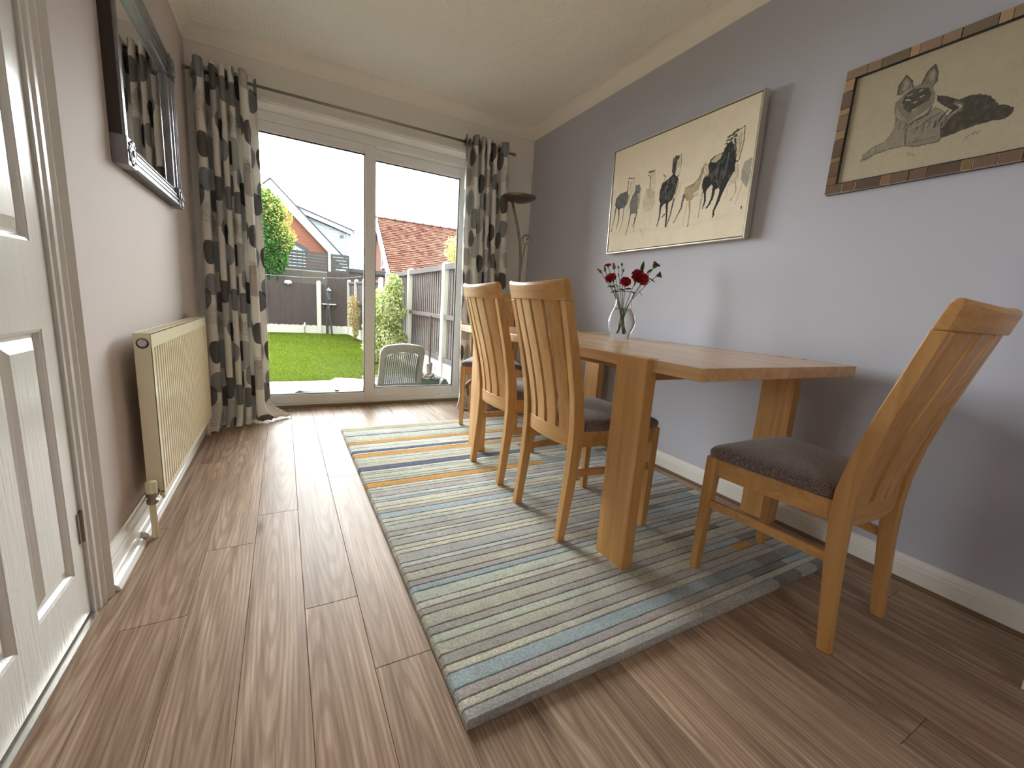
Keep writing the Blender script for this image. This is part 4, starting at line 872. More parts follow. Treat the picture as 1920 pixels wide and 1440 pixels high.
def raster(W, H, items, cols, base, seed, wob=3.0, texture=None):
    rs = np.random.RandomState(seed); yy, xx = np.mgrid[0:H, 0:W].astype(np.float32); xx += 0.5; yy = H - yy - 0.5
    def sm(n, s):
        g = rs.rand(n, int(n * W / H) + 2).astype(np.float32); gy = (yy / H * (n - 1.01)); gx = (xx / W * (g.shape[1] - 1.01)); i, j = gy.astype(int), gx.astype(int); fy, fx = gy - i, gx - j
        fy = fy * fy * (3 - 2 * fy); fx = fx * fx * (3 - 2 * fx)
        return (g[i, j] * (1 - fy) * (1 - fx) + g[i + 1, j] * fy * (1 - fx) + g[i, j + 1] * (1 - fy) * fx + g[i + 1, j + 1] * fy * fx - 0.5) * 2 * s
    n1, n2, n3 = sm(90, 1), sm(90, 1), sm(150, 1) * 0.6 + sm(40, 1); n4 = sm(24, 1)
    img = np.empty((H, W, 3), np.float32); img[:] = base; img *= (1 + 0.03 * n4 + 0.02 * sm(8, 1))[..., None]
    if texture is not None: img *= (1 + texture * sm(120, 1))[..., None]
    X = xx + wob * n1; Y = yy + wob * n2
    for kind, key, al, w0, w1, pts in items:
        P = np.array(pts, np.float32) * np.array([W / 1000, H / 1000], np.float32)
        if kind == 'P':
            inside = np.zeros((H, W), bool); n = len(P)
            x0, x1, y0, y1 = P[:, 0].min() - 8, P[:, 0].max() + 8, P[:, 1].min() - 8, P[:, 1].max() + 8
            j0, j1 = int(max(0, x0)), int(min(W, x1)); i0, i1 = int(max(0, H - y1)), int(min(H, H - y0))
            if j1 <= j0 or i1 <= i0: continue
            sx, sy = X[i0:i1, j0:j1], Y[i0:i1, j0:j1]; ins = np.zeros(sx.shape, bool); dist = np.full(sx.shape, 1e9, np.float32)
            for a in range(n):
                (ax, ay), (bx, by) = P[a], P[(a + 1) % n]
                c = ((ay > sy) != (by > sy)) & (sx < (bx - ax) * (sy - ay) / (by - ay + 1e-9) + ax); ins ^= c
                t = np.clip(((sx - ax) * (bx - ax) + (sy - ay) * (by - ay)) / ((bx - ax) ** 2 + (by - ay) ** 2 + 1e-6), 0, 1)
                dist = np.minimum(dist, np.hypot(sx - ax - t * (bx - ax), sy - ay - t * (by - ay)))
            m = np.clip(np.where(ins, dist, -dist) / 1.6 + 0.5, 0, 1) * al * (1 - 0.10 * np.clip(n3[i0:i1, j0:j1], 0, 1))
        else:
            x0, x1, y0, y1 = P[:, 0].min() - 20, P[:, 0].max() + 20, P[:, 1].min() - 20, P[:, 1].max() + 20
            j0, j1 = int(max(0, x0)), int(min(W, x1)); i0, i1 = int(max(0, H - y1)), int(min(H, H - y0))
            if j1 <= j0 or i1 <= i0: continue
            sx, sy = X[i0:i1, j0:j1], Y[i0:i1, j0:j1]; m = np.zeros(sx.shape, np.float32); S = W / 1440.0; ns = len(P) - 1
            for a in range(ns):
                (ax, ay), (bx, by) = P[a], P[a + 1]; wa = (w0 + (w1 - w0) * a / ns) * S * 0.5 + 0.3; wb = (w0 + (w1 - w0) * (a + 1) / ns) * S * 0.5 + 0.3
                t = np.clip(((sx - ax) * (bx - ax) + (sy - ay) * (by - ay)) / ((bx - ax) ** 2 + (by - ay) ** 2 + 1e-6), 0, 1)
                d = np.hypot(sx - ax - t * (bx - ax), sy - ay - t * (by - ay)); m = np.maximum(m, np.clip((wa + (wb - wa) * t - d) / 1.3 + 0.5, 0, 1))
            m = m * al
        c = np.array(cols[key], np.float32); var = (1 + 0.16 * n3[i0:i1, j0:j1])[..., None]
        img[i0:i1, j0:j1] = img[i0:i1, j0:j1] * (1 - m[..., None]) + np.clip(c * var, 0, 1) * m[..., None]
    return np.clip(img, 0, 1)
L3 = lambda r, g, b_: srgb(r, g, b_)[:3]
himg = raster(1440, 936, ART['h'], {'k': L3(34, 33, 34), 'gk': L3(78, 84, 84), 'g': L3(150, 150, 138), 'gr': L3(140, 138, 132), 't': L3(170, 152, 116), 'tl': L3(202, 190, 160), 'c': L3(222, 209, 180)}, L3(232, 220, 196), 5, 2.6)
dimg = raster(1200, 811, ART['d'], {'d': L3(62, 58, 50), 'm': L3(118, 112, 100), 'l': L3(168, 160, 142), 'w': L3(196, 188, 168)}, L3(178, 168, 144), 8, 2.6, 0.06)
def image_mat(name, im, rough=0.7):
    m = Mat(name); t = m.n('ShaderNodeTexImage'); t.image = im; t.extension = 'EXTEND'; c = m.n('ShaderNodeTexCoord'); m.l(c.outputs['UV'], t.inputs[0]); m.col(t.outputs[0]); m.set(Roughness=rough)
    return m
hm = image_mat('ink_wash_on_canvas', np_image('horses_wash', himg), 0.8).m
dmm = image_mat('charcoal_drawing', np_image('dog_drawing', dimg), 0.75).m
silver = simple('champagne_edge', srgb(206, 200, 184), srgb(190, 184, 168), 0.35, 0.6)
# horses: hangs leaning slightly forward
hp = thing('horse_painting', 'wide ink wash painting of galloping horses in a slim pale frame', 'painting', (XR, -1.633, 1.277))
hw, hh = 0.487, 0.636
b = MB()
b.box(-0.045, -0.004, -hw, -hw + 0.007, 0, hh); b.box(-0.045, -0.004, hw - 0.007, hw, 0, hh); b.box(-0.045, -0.004, -hw + 0.007, hw - 0.007, 0, 0.007); b.box(-0.045, -0.004, -hw + 0.007, hw - 0.007, hh - 0.007, hh)
b.build('frame', silver, hp, bevel=0.0012)
b = MB(); b.box(-0.030, -0.005, -hw + 0.007, hw - 0.007, 0.007, hh - 0.007); b.build('shadow_gap', simple('dark_tray', srgb(60, 56, 50), rough=0.8), hp)
V = [(-0.041, hw - 0.012, 0.012), (-0.041, -hw + 0.012, 0.012), (-0.041, -hw + 0.012, hh - 0.012), (-0.041, hw - 0.012, hh - 0.012), (-0.029, hw - 0.012, 0.012), (-0.029, -hw + 0.012, 0.012), (-0.029, -hw + 0.012, hh - 0.012), (-0.029, hw - 0.012, hh - 0.012)]
raw('canvas', V, [(0, 1, 2, 3), (1, 0, 4, 5), (2, 1, 5, 6), (3, 2, 6, 7), (0, 3, 7, 4)], hm, hp, uvs=[(0.012, 0.02), (0.988, 0.02), (0.988, 0.98), (0.012, 0.98)] * 2)
hp.rotation_euler = (0, math.radians(-1.6), 0)
# dog
dp = thing('dog_drawing', 'charcoal drawing of a reclining alsatian dog in a tiled bronze mirror frame', 'drawing', (XR, -2.76, 1.635))
dw, dh = 0.335, 0.2245
fb = simple('black_back_edge', srgb(30, 28, 28), rough=0.5)
b = MB(); b.box(-0.012, -0.001, -dw, dw, -dh, dh); b.build('backing', fb, dp)
tiles = [simple('bronze_mirror_tile', srgb(186, 166, 152), srgb(178, 158, 145), 0.22, 1.0), simple('smoked_tile', srgb(158, 146, 138), srgb(150, 138, 130), 0.24, 1.0), simple('champagne_tile', srgb(214, 190, 162), srgb(206, 182, 154), 0.18, 1.0)]
fw = 0.034; tr_ = random.Random(9)
def tile(y0, y1, z0, z1, k):
    b = MB(); dx = tr_.uniform(-0.0012, 0.0012); b.loft([[(-0.012, y0, z0), (-0.012, y1, z0), (-0.012, y1, z1), (-0.012, y0, z1)], [(-0.026 + dx, y0 + 0.0006, z0 + 0.0006), (-0.026 - dx, y1 - 0.0006, z0 + 0.0006), (-0.026 - dx, y1 - 0.0006, z1 - 0.0006), (-0.026 + dx, y0 + 0.0006, z1 - 0.0006)]])
    b.build('tile', tiles[k], dp, bevel=0.0008)
for s in (-1, 1):
    z0, z1 = (-dh, -dh + fw) if s < 0 else (dh - fw, dh); y = -dw; k = 0
    while y < dw - 0.001:
        L = min([0.052, 0.03, 0.075, 0.045][k % 4] * tr_.uniform(0.85, 1.2), dw - y); L = dw - y if dw - y - L < 0.02 else L
        tile(y, y + L, z0, z1, [0, 2, 1, 0][k % 4]); y += L; k += 1
    y0, y1 = (-dw, -dw + fw) if s < 0 else (dw - fw, dw); z = -dh + fw; k = 0
    while z < dh - fw - 0.001:
        L = min([0.03, 0.055, 0.022, 0.06][k % 4] * tr_.uniform(0.85, 1.2), dh - fw - z); L = dh - fw - z if dh - fw - z - L < 0.015 else L
        tile(y0, y1, z, z + L, [2, 0, 2, 1][k % 4]); z += L; k += 1
b = MB(); iw, ih = dw - fw, dh - fw
b.box(-0.024, -0.012, -iw, -iw + 0.003, -ih, ih); b.box(-0.024, -0.012, iw - 0.003, iw, -ih, ih); b.box(-0.024, -0.012, -iw, iw, -ih, -ih + 0.003); b.box(-0.024, -0.012, -iw, iw, ih - 0.003, ih); b.build('slip', fb, dp)
V = [(-0.016, iw, -ih), (-0.016, -iw, -ih), (-0.016, -iw, ih), (-0.016, iw, ih), (-0.013, iw, -ih), (-0.013, -iw, -ih), (-0.013, -iw, ih), (-0.013, iw, ih)]
u0, u1, w0_, w1_ = fw / (2 * dw), 1 - fw / (2 * dw), fw / (2 * dh), 1 - fw / (2 * dh)
raw('drawing_sheet', V, [(0, 1, 2, 3), (1, 0, 4, 5), (2, 1, 5, 6), (3, 2, 6, 7), (0, 3, 7, 4)], dmm, dp, uvs=[(u0, w0_), (u1, w0_), (u1, w1_), (u0, w1_)] * 2)

# ------------------------------------------------------------------ floor lamp in the far corner
lp = thing('floor_lamp', 'slim metal uplighter floor lamp with a reading arm in the far corner', 'floor lamp', (2.215, -0.29, 0))
b = MB(); b.lathe([(0.125, 0), (0.125, 0.010), (0.118, 0.018), (0.02, 0.026), (0.014, 0.04), (0, 0.04)], 32); b.build('base', darkmet, lp, smooth=False)
b = MB(); b.tube([(0, 0, 0.03), (-0.004, 0, 0.5), (0.0, 0, 0.95), (0.010, 0, 1.12), (0.010, 0, 1.26), (-0.006, 0, 1.40), (-0.040, 0, 1.53), (-0.075, 0, 1.63), (-0.103, 0, 1.712)], 0.006, 10)
b.tube([(0.012, 0.0, 0.03), (0.010, 0, 0.5), (0.014, 0, 0.95), (0.023, 0, 1.12), (0.023, 0, 1.26), (0.008, 0, 1.40), (-0.026, 0, 1.53), (-0.062, 0, 1.63), (-0.092, 0, 1.712)], 0.004, 8); b.build('pole', darkmet, lp, smooth=True)
b = MB(); b.lathe([(0.0, 1.706), (0.05, 1.712), (0.10, 1.728), (0.136, 1.750), (0.137, 1.754), (0.134, 1.753), (0.098, 1.734), (0.05, 1.719), (0, 1.714)], 36, (-0.035, 0, 0)); b.build('uplighter_dish', darkmet, lp, smooth=True)
b = MB(); b.tube([(0.0, 0.0, 1.06), (0.014, 0, 1.07), (0.022, 0, 1.15), (0.032, 0, 1.28), (0.046, 0, 1.395)], 0.0045, 8); b.build('reading_arm', chrome, lp, smooth=True)
b = MB(); ax = Vector((-0.35, -0.9, 0.1)).normalized(); 
b.lathe([(0.0, 0.012), (0.022, 0.012), (0.030, 0.006), (0.040, 0.0), (0.043, -0.004), (0.041, -0.006), (0.030, -0.001), (0, -0.001)], 24, (0, 0, 0))
o = b.build('reading_head', simple('frosted_lens', srgb(196, 192, 182), rough=0.25, metal=0.3), lp, smooth=True, loc=(0.052, -0.01, 1.438)); o.rotation_mode = 'QUATERNION'; o.rotation_quaternion = ax.to_track_quat('Z', 'Y')
b = MB(); b.lathe([(0.0, 0.014), (0.010, 0.013), (0.012, 0.011)], 14); b.lathe([(0.029, 0.0075), (0.031, 0.009), (0.033, 0.0065)], 24, cap=False); o2 = b.build('lens_ring', darkmet, o, smooth=True)

# ------------------------------------------------------------------ garden
GZ = -0.25
xr = random.Random(21)
grass_m = Mat('lawn_soil'); v = grass_m.coord('Object'); grass_m.col(grass_m.mix(grass_m.noise(v, 3, 5), osrgb(120, 148, 46, .14), osrgb(146, 170, 62, .14))); grass_m.set(Roughness=1.0); grass_m.p.inputs['Specular IOR Level'].default_value = 0.0
b = MB(); b.box(-14, 22, 0.31, 46, GZ - 0.2, GZ - 0.012); b.build('ground', simple('soil', osrgb(120, 128, 90), rough=0.95)); g_ = C.objects[-1] if False else bpy.data.objects['ground']; struct(g_)
b = MB(); b.box(-4.5, 2.42, 2.60, 10.12, GZ - 0.05, GZ); lawn = b.build('lawn', grass_m.m); tag(lawn, 'bright green mown lawn reaching back to the fences', 'lawn', kind='structure')
N = 100000; rs = np.random.RandomState(5)
gx = rs.uniform(-2.6, 2.40, N); gy = 2.60 + (10.1 - 2.6) * rs.rand(N) ** 1.5; hgt = rs.uniform(0.010, 0.026, N); an = rs.uniform(0, 6.283, N); wd = 0.0018 + 0.0003 * gy
lx, ly = rs.normal(0, 0.012, N), rs.normal(0, 0.012, N)
P0 = np.stack([gx - np.cos(an) * wd, gy - np.sin(an) * wd, np.full(N, GZ - 0.002)], 1); P1 = np.stack([gx + np.cos(an) * wd, gy + np.sin(an) * wd, np.full(N, GZ - 0.002)], 1)
P2 = np.stack([gx + lx, gy + ly, GZ + hgt], 1)
V = np.stack([P0, P1, P2], 1).reshape(-1, 3)
gc = np.array(osrgb(152, 182, 72, .15)[:3]) * (0.7 + 0.6 * rs.rand(N, 1)); mot = (0.5 + 0.5 * np.sin(gx * 2.1 + np.sin(gy * 1.7) * 2) * np.cos(gy * 1.3)); gc = gc * (1 + 0.25 * (mot[:, None] - 0.5)) ; gc[:, 0] *= 1 + 0.35 * (rs.rand(N) < 0.25)
gcol = np.repeat(np.concatenate([gc, np.ones((N, 1))], 1), 3, 0)
me = bpy.data.meshes.new('grass'); me.vertices.add(3 * N); me.vertices.foreach_set('co', V.ravel()); me.loops.add(3 * N); me.loops.foreach_set('vertex_index', np.arange(3 * N)); me.polygons.add(N)
me.polygons.foreach_set('loop_start', np.arange(0, 3 * N, 3)); me.polygons.foreach_set('loop_total', np.full(N, 3)); me.update(calc_edges=True)
a = me.color_attributes.new('col', 'FLOAT_COLOR', 'POINT'); a.data.foreach_set('color', gcol.astype(np.float32).ravel())
def attr_mat(name, rough=0.8, transl=0.0):
    m = Mat(name); at = m.n('ShaderNodeAttribute'); at.attribute_name = 'col'; m.t.nodes.remove(m.p); m.p = m.n('ShaderNodeBsdfDiffuse'); m.l(at.outputs['Color'], m.p.inputs[0]); m.l(m.p.outputs[0], m.out.inputs[0])
    if transl:
        t = m.n('ShaderNodeBsdfTranslucent'); m.l(at.outputs['Color'], t.inputs[0]); x = m.n('ShaderNodeMixShader'); x.inputs[0].default_value = transl
        m.l(m.p.outputs[0], x.inputs[1]); m.l(t.outputs[0], x.inputs[2]); m.l(x.outputs[0], m.out.inputs[0])
    return m.m
me.materials.append(attr_mat('grass_blade', 0.7, 0.3)); o = bpy.data.objects.new('grass', me); C.objects.link(o); tag(o, 'short grass blades covering the garden lawn', 'grass', kind='stuff')
# paving: path of pale slabs and patio
slab_m = simple('pale_paving', osrgb(232, 222, 190, .5), osrgb(214, 204, 178, .5), 0.9, scale=2.2, bump=0.2)
pv = thing('paving', 'strip of pale stone paving slabs along the near edge of the lawn', 'paving', (0, 0, GZ)); pv['kind'] = 'structure'
for i in range(12):
    x = -3.0 + i * 0.455; b = MB(); b.box(x, x + 0.448, 2.14, 2.585, -0.03, xr.uniform(-0.002, 0.003)); b.build('slab', slab_m, pv, bevel=0.004)
for i in range(8):
    for j in range(3):
        b = MB(); b.box(-1.2 + i * 0.452, -1.2 + i * 0.452 + 0.446, 0.33 + j * 0.39, 0.33 + j * 0.39 + 0.384, -0.03, xr.uniform(-0.002, 0.002)); b.build('slab', slab_m, pv, bevel=0.004)
b = MB(); b.box(-3.2, 2.42, 1.51, 2.13, GZ - 0.03, GZ - 0.002); o = b.build('turf', simple('artificial_turf', osrgb(112, 142, 92, .4), osrgb(98, 128, 80, .4), 0.95, scale=40, bump=0.5, bscale=200)); tag(o, 'strip of green turf between the two bands of paving', 'turf', kind='structure')

conc = simple('pale_concrete', osrgb(228, 226, 208, .42), osrgb(208, 206, 188, .42), 0.9, scale=5, bump=0.15)
brd = Mat('brown_fence_board'); v = brd.coord('Object', (60, 60, 3), True); brd.col(brd.ramp(brd.noise(v, 1.0, 5, 0.5), [(0.3, osrgb(82, 62, 56)), (0.7, osrgb(120, 96, 86))])); brd.set(Roughness=0.9); brown = brd.m
brd = Mat('grey_fence_board'); v = brd.coord('Object', (3, 60, 60), True); brd.col(brd.ramp(brd.noise(v, 1.0, 5, 0.5), [(0.3, osrgb(102, 112, 112)), (0.7, osrgb(128, 138, 136))])); brd.set(Roughness=0.9); grey_b = brd.m
brd = Mat('weathered_fence_board'); v = brd.coord('Object', (60, 60, 3), True); brd.col(brd.ramp(brd.noise(v, 1.0, 5, 0.5), [(0.3, osrgb(140, 130, 112)), (0.7, osrgb(170, 160, 142))])); brd.set(Roughness=0.9); tan_b = brd.m
# side fence on x = 2.5
sf = thing('side_fence', 'brown boarded fence with pale concrete posts running down the right side', 'fence', (2.5, 2.29, GZ))
posts = [-1.87, 0.0, 1.87, 3.74]; 
def post(parent, x, y, h, w=0.052):
    b = MB(); b.box(x - w, x + w, y - w, y + w, -0.05, h - 0.03); b.loft([[(x - w, y - w, h - 0.03), (x + w, y - w, h - 0.03), (x + w, y + w, h - 0.03), (x - w, y + w, h - 0.03)], [(x - w * .55, y - w * .55, h), (x + w * .55, y - w * .55, h), (x + w * .55, y + w * .55, h), (x - w * .55, y + w * .55, h)]]); b.build('post', conc, parent)
for y in posts: post(sf, 0, y, 1.69)
for k in range(3):
    y0, y1 = posts[k] + 0.05, posts[k + 1] - 0.05
    b = MB(); b.box(-0.025, 0.025, y0, y1, -0.03, 0.28); b.build('gravel_board', conc, sf)
    b = MB(); b.box(-0.045, 0.0, y0, y1, 1.575, 1.655); b.build('rail', brown, sf, bevel=0.003)
    b = MB(); b.box(-0.040, 0.0, y0, y1, 0.905, 0.965); b.build('rail', brown, sf, bevel=0.003)
    b = MB(); b.box(-0.040, 0.0, y0, y1, 0.30, 0.36); b.build('rail', brown, sf, bevel=0.003)
    n = 17; s = (y1 - y0) / n
    for j in range(n):
        b = MB(); y = y0 + j * s; b.loft([[(0.0 + 0.003, y, z), (0.014, y, z), (0.022, y + s * 1.02, z), (0.016, y + s * 1.02, z)] for z in (0.29, 1.60)]); b.build('board', brown, sf)
# farther, lower side fence
lf_ = thing('low_side_fence', 'lower brown fence with close pale posts beyond the shrub', 'fence', (2.27, 8.0, GZ))
pts = [(0.17, -1.5), (0.06, 0.0), (0.0, 0.95), (-0.06, 1.95)]
for x, y in pts: post(lf_, x, y, 1.60, 0.045)
for (x0, y0), (x1, y1) in zip(pts, pts[1:]):
    n = max(6, int((y1 - y0) / 0.12))
    b = MB(); b.loft([[(x0 - .02, y0, z), (x0 + .02, y0, z), (x1 + .02, y1, z), (x1 - .02, y1, z)] for z in (-0.03, 0.24)]); b.build('gravel_board', conc, lf_)
    for zz in (0.92, 1.48):
        b = MB(); b.loft([[(x0 - .03, y0, z), (x0 + .01, y0, z), (x1 + .01, y1, z), (x1 - .03, y1, z)] for z in (zz, zz + 0.06)]); b.build('rail', brown, lf_)
    for j in range(n):
        f0, f1 = j / n, (j + 0.96) / n; b = MB(); xa, ya, xb, yb = x0 + (x1 - x0) * f0, y0 + (y1 - y0) * f0, x0 + (x1 - x0) * f1, y0 + (y1 - y0) * f1
        b.loft([[(xa, ya, z), (xa + .012, ya, z), (xb + .018, yb, z), (xb + .006, yb, z)] for z in (0.25, 1.5)]); b.build('board', brown, lf_)
# far fence at y = 10.2
ff = thing('far_fence', 'dark brown boarded fence across the far end of the lawn', 'fence', (1.41, 10.2, GZ))
post(ff, 0.0, 0.0, 1.515, 0.055); post(ff, -1.87, 0.0, 1.515, 0.055)
for (a, c, h) in ((-3.7, -1.93, 1.42), (-1.81, -0.06, 1.42), (0.06, 0.80, 1.42)):
    b = MB(); b.box(a, c, -0.022, 0.022, -0.03, 0.235); b.build('gravel_board', conc, ff)
    n = max(4, int((c - a) / 0.13)); s = (c - a) / n
    for j in range(n):
        b = MB(); x = a + j * s; b.loft([[(x, -0.016 - 0.004 * (j % 2), z), (x + s * 0.97, -0.024, z), (x + s * 0.97, -0.006, z), (x, -0.004, z)] for z in (0.22, h + xr.uniform(-0.006, 0.006))]); b.build('board', brown, ff)
# taller neighbour fence behind
tf = thing('tall_fence', 'taller brown boarded fence rising behind the far fence', 'fence', (2.15, 10.9, GZ))
for j in range(9):
    b = MB(); x = -0.45 + j * 0.13; b.box(x, x + 0.134, -0.01 + 0.008 * (j % 2), 0.004 + 0.008 * (j % 2), 0.0, 1.84); b.build('board', brown, tf)
wf = thing('weathered_fence', 'pale weathered board fence below the grey slatted screen', 'fence', (0.9, 12.3, GZ))
for j in range(14):
    b = MB(); x = -1.0 + j * 0.142; b.box(x, x + 0.146, -0.01 + 0.008 * (j % 2), 0.004 + 0.008 * (j % 2), 0.0, 1.86); b.build('board', tan_b, wf)
b = MB(); b.box(-0.52, -0.40, -0.07, -0.012, 0.0, 2.05); b.build('post', grey_b, wf)
sc_ = thing('slatted_screen', 'grey horizontal slatted screen on the raised deck next door', 'fence', (1.2, 12.6, 0))
for j in range(6):
    z = 1.665 + j * 0.103
    b = MB(); b.box(-1.3, 0.70, -0.012, 0.012, z, z + 0.082); b.build('slat', grey_b, sc_)
    b = MB(); b.box(0.76, 1.34, -0.012, 0.012, z, z + 0.084); b.build('slat', grey_b, sc_)
b = MB(); b.box(0.68, 0.76, -0.06, -0.012, 1.60, 2.31); b.build('post', conc, sc_)
for px_ in (-1.2, 0.72, 1.33): b = MB(); b.box(px_ - 0.03, px_ + 0.03, 0.014, 0.06, GZ, 1.62); b.build('support_post', grey_b, sc_)
b = MB(); b.box(1.30, 1.36, 0.012, 0.06, 1.60, 2.26); b.build('post', grey_b, sc_)
b = MB(); b.box(-1.3, 0.7, 0.014, 0.05, 1.60, 1.665); b.build('rail', conc, sc_)
rsd = thing('red_shed', 'red boarded shed wall glimpsed above the low side fence', 'shed', (3.1, 12.9, GZ))
for j in range(8):
    b = MB(); b.box(-0.55, 0.85, -0.02, 0.0, 0.3 + j * 0.2, 0.495 + j * 0.2); b.build('board', simple('red_board', osrgb(188, 70, 58), osrgb(170, 58, 48), 0.8) if j == 0 else bpy.data.materials['red_board'], rsd)
b = MB(); b.box(-0.55, 0.85, 0.0, 0.7, 0.0, 1.95); b.build('shed_body', brown, rsd)
b = MB(); b.box(-0.6, 0.9, -0.04, 0.0, 1.99, 2.12); b.box(-0.6, 0.9, 0.0, 0.8, 1.93, 1.99); b.build('roof_edge', grey_b, rsd)

# foliage
def leaves(name, parent, n, fn, size, cols, seed, kind='stuff', aspect=0.55):
    rs = np.random.RandomState(seed); P = fn(rs, n); D = rs.normal(size=(n, 3)); D /= np.linalg.norm(D, axis=1)[:, None]; U = rs.normal(size=(n, 3)); S = np.cross(D, U); S /= np.linalg.norm(S, axis=1)[:, None]
    L = size * rs.uniform(0.6, 1.3, (n, 1)); W_l = L * aspect; Nn = np.cross(S, D)
    v0 = P - D * L * 0.5; v1 = P + S * W_l * 0.5 + Nn * L * 0.08; v2 = P + D * L * 0.5; v3 = P - S * W_l * 0.5 + Nn * L * 0.08
    V = np.stack([v0, v1, v2, v3], 1).reshape(-1, 3); base = np.arange(n)[:, None] * 4; F = np.concatenate([base + np.array([[0, 1, 2]]), base + np.array([[0, 2, 3]])], 0)
    cc = np.array([osrgb(*c, KL)[:3] for c in cols])[rs.randint(0, len(cols), n)] * rs.uniform(0.75, 1.15, (n, 1)); cc = np.repeat(np.concatenate([cc, np.ones((n, 1))], 1), 4, 0)
    return raw(name, V.tolist(), F.tolist(), leaf_attr, parent, cols=cc, kind=kind)
KL = 0.6
leaf_attr = attr_mat('outdoor_leaf', 0.55, 0.35)
bark = simple('bark', osrgb(110, 96, 80), osrgb(84, 72, 60), 0.9, scale=20, bump=0.5)
# shrub with variegated leaves against the side fence
def shell(cx, cy, cz, rx, ry, rz, depth=0.35):
    def f(rs, n):
        d = rs.normal(size=(n, 3)); d /= np.linalg.norm(d, axis=1)[:, None]; r = 1 - depth * rs.rand(n, 1) ** 1.5
        wob = 1 + 0.12 * np.sin(d[:, :1] * 9 + cx) * np.cos(d[:, 2:] * 8)
        return np.array([cx, cy, cz]) + d * r * wob * np.array([rx, ry, rz])
    return f
def multi(parts):
    def f(rs, n):
        w = np.array([p[1] for p in parts], float); w /= w.sum(); k = (w * n).astype(int); k[0] += n - k.sum()
        return np.concatenate([p[0](rs, q) for p, q in zip(parts, k)], 0)
    return f
sh = thing('variegated_shrub', 'bushy shrub with cream and green leaves in front of the side fence', 'shrub', (2.06, 4.22, GZ))
VAR = [(214, 220, 150), (232, 232, 190), (150, 172, 92), (196, 206, 128), (118, 142, 76)]
leaves('foliage', sh, 9000, multi([(shell(0.0, 0, 0.45, 0.37, 0.30, 0.46), 3), (shell(0.06, 0, 0.95, 0.31, 0.27, 0.38), 2.2), (shell(0.16, 0, 1.30, 0.16, 0.16, 0.27), 1)]), 0.050, VAR, 3)
b = MB(); 
for k in range(5):
    a = k * 1.3; b.tube([(0.04 * math.cos(a), 0.04 * math.sin(a), 0), (0.12 * math.cos(a), 0.12 * math.sin(a), 0.5), (0.10 * math.cos(a + .4), 0.10 * math.sin(a + .4), 1.1)], [0.014, 0.010, 0.005], 6)
b.build('stems', bark, sh)
sh2 = thing('climbing_shrub', 'small reddish climbing shrub against the low side fence', 'shrub', (2.12, 8.3, GZ))
leaves('foliage', sh2, 1500, multi([(shell(0.0, 0, 0.75, 0.15, 0.3, 0.42), 1), (shell(0.02, -0.1, 0.35, 0.08, 0.2, 0.30), 0.5)]), 0.055, [(150, 160, 90), (190, 120, 96), (120, 144, 74), (214, 190, 150)], 6)
b = MB(); b.tube([(0, 0, 0), (0.02, 0, 0.5), (0, 0, 1.0)], [0.014, 0.01, 0.006], 6); b.build('stems', bark, sh2)
# maple-like tree beyond the far fence
tr2 = thing('garden_tree', 'leafy green tree with yellow tips behind the far fence', 'tree', (0.1, 11.2, GZ))
b = MB(); b.tube([(0, 0, 0), (0.04, 0, 1.0), (-0.03, 0, 2.0), (0.05, 0, 3.2)], [0.09, 0.08, 0.06, 0.03], 9)
for k in range(7):
    a = k * 0.9; z = 1.6 + 0.25 * k; b.tube([(0, 0, z), (0.3 * math.cos(a), 0.3 * math.sin(a), z + 0.3), (0.55 * math.cos(a), 0.55 * math.sin(a), z + 0.7)], [0.035, 0.022, 0.01], 6)
b.build('trunk', bark, tr2)
TG = [(66, 108, 56), (84, 130, 60), (110, 152, 70), (54, 92, 54), (96, 138, 78)]
leaves('foliage', tr2, 24000, multi([(shell(0.05, 0, 2.55, 0.66, 0.6, 0.75, 0.6), 4), (shell(0.0, 0, 3.35, 0.50, 0.5, 0.62, 0.6), 2.5), (shell(-0.4, 0, 3.0, 0.5, 0.5, 0.8, 0.6), 1.5), (shell(0.1, -0.1, 2.0, 0.45, 0.4, 0.45, 0.6), 1.5)]), 0.065, TG, 12, aspect=0.8)
leaves('young_leaves', tr2, 2200, multi([(shell(0.28, -0.2, 3.25, 0.42, 0.4, 0.55, 0.3), 2), (shell(0.45, -0.2, 2.7, 0.36, 0.4, 0.42, 0.3), 1.2), (shell(-0.1, -0.3, 3.6, 0.4, 0.3, 0.45, 0.3), 1)]), 0.055, [(186, 190, 96), (204, 186, 104), (156, 182, 84), (196, 170, 110)], 14, aspect=0.8)
yb = thing('yellow_shrub', 'yellow leaved shrub in front of the tiled roof, by the right curtain', 'shrub', (6.05, 11.5, GZ))
leaves('foliage', yb, 1800, multi([(shell(-0.05, 0, 3.05, 0.36, 0.35, 0.45, 0.8), 1), (shell(0.1, 0, 2.5, 0.4, 0.3, 0.4, 0.8), 1)]), 0.08, [(228, 216, 130), (236, 226, 160), (206, 200, 110)], 19)
b = MB(); b.tube([(0, 0, 0), (0.02, 0, 1.5), (-0.05, 0, 3.1)], [0.05, 0.035, 0.01], 7); b.build('trunk', bark, yb)

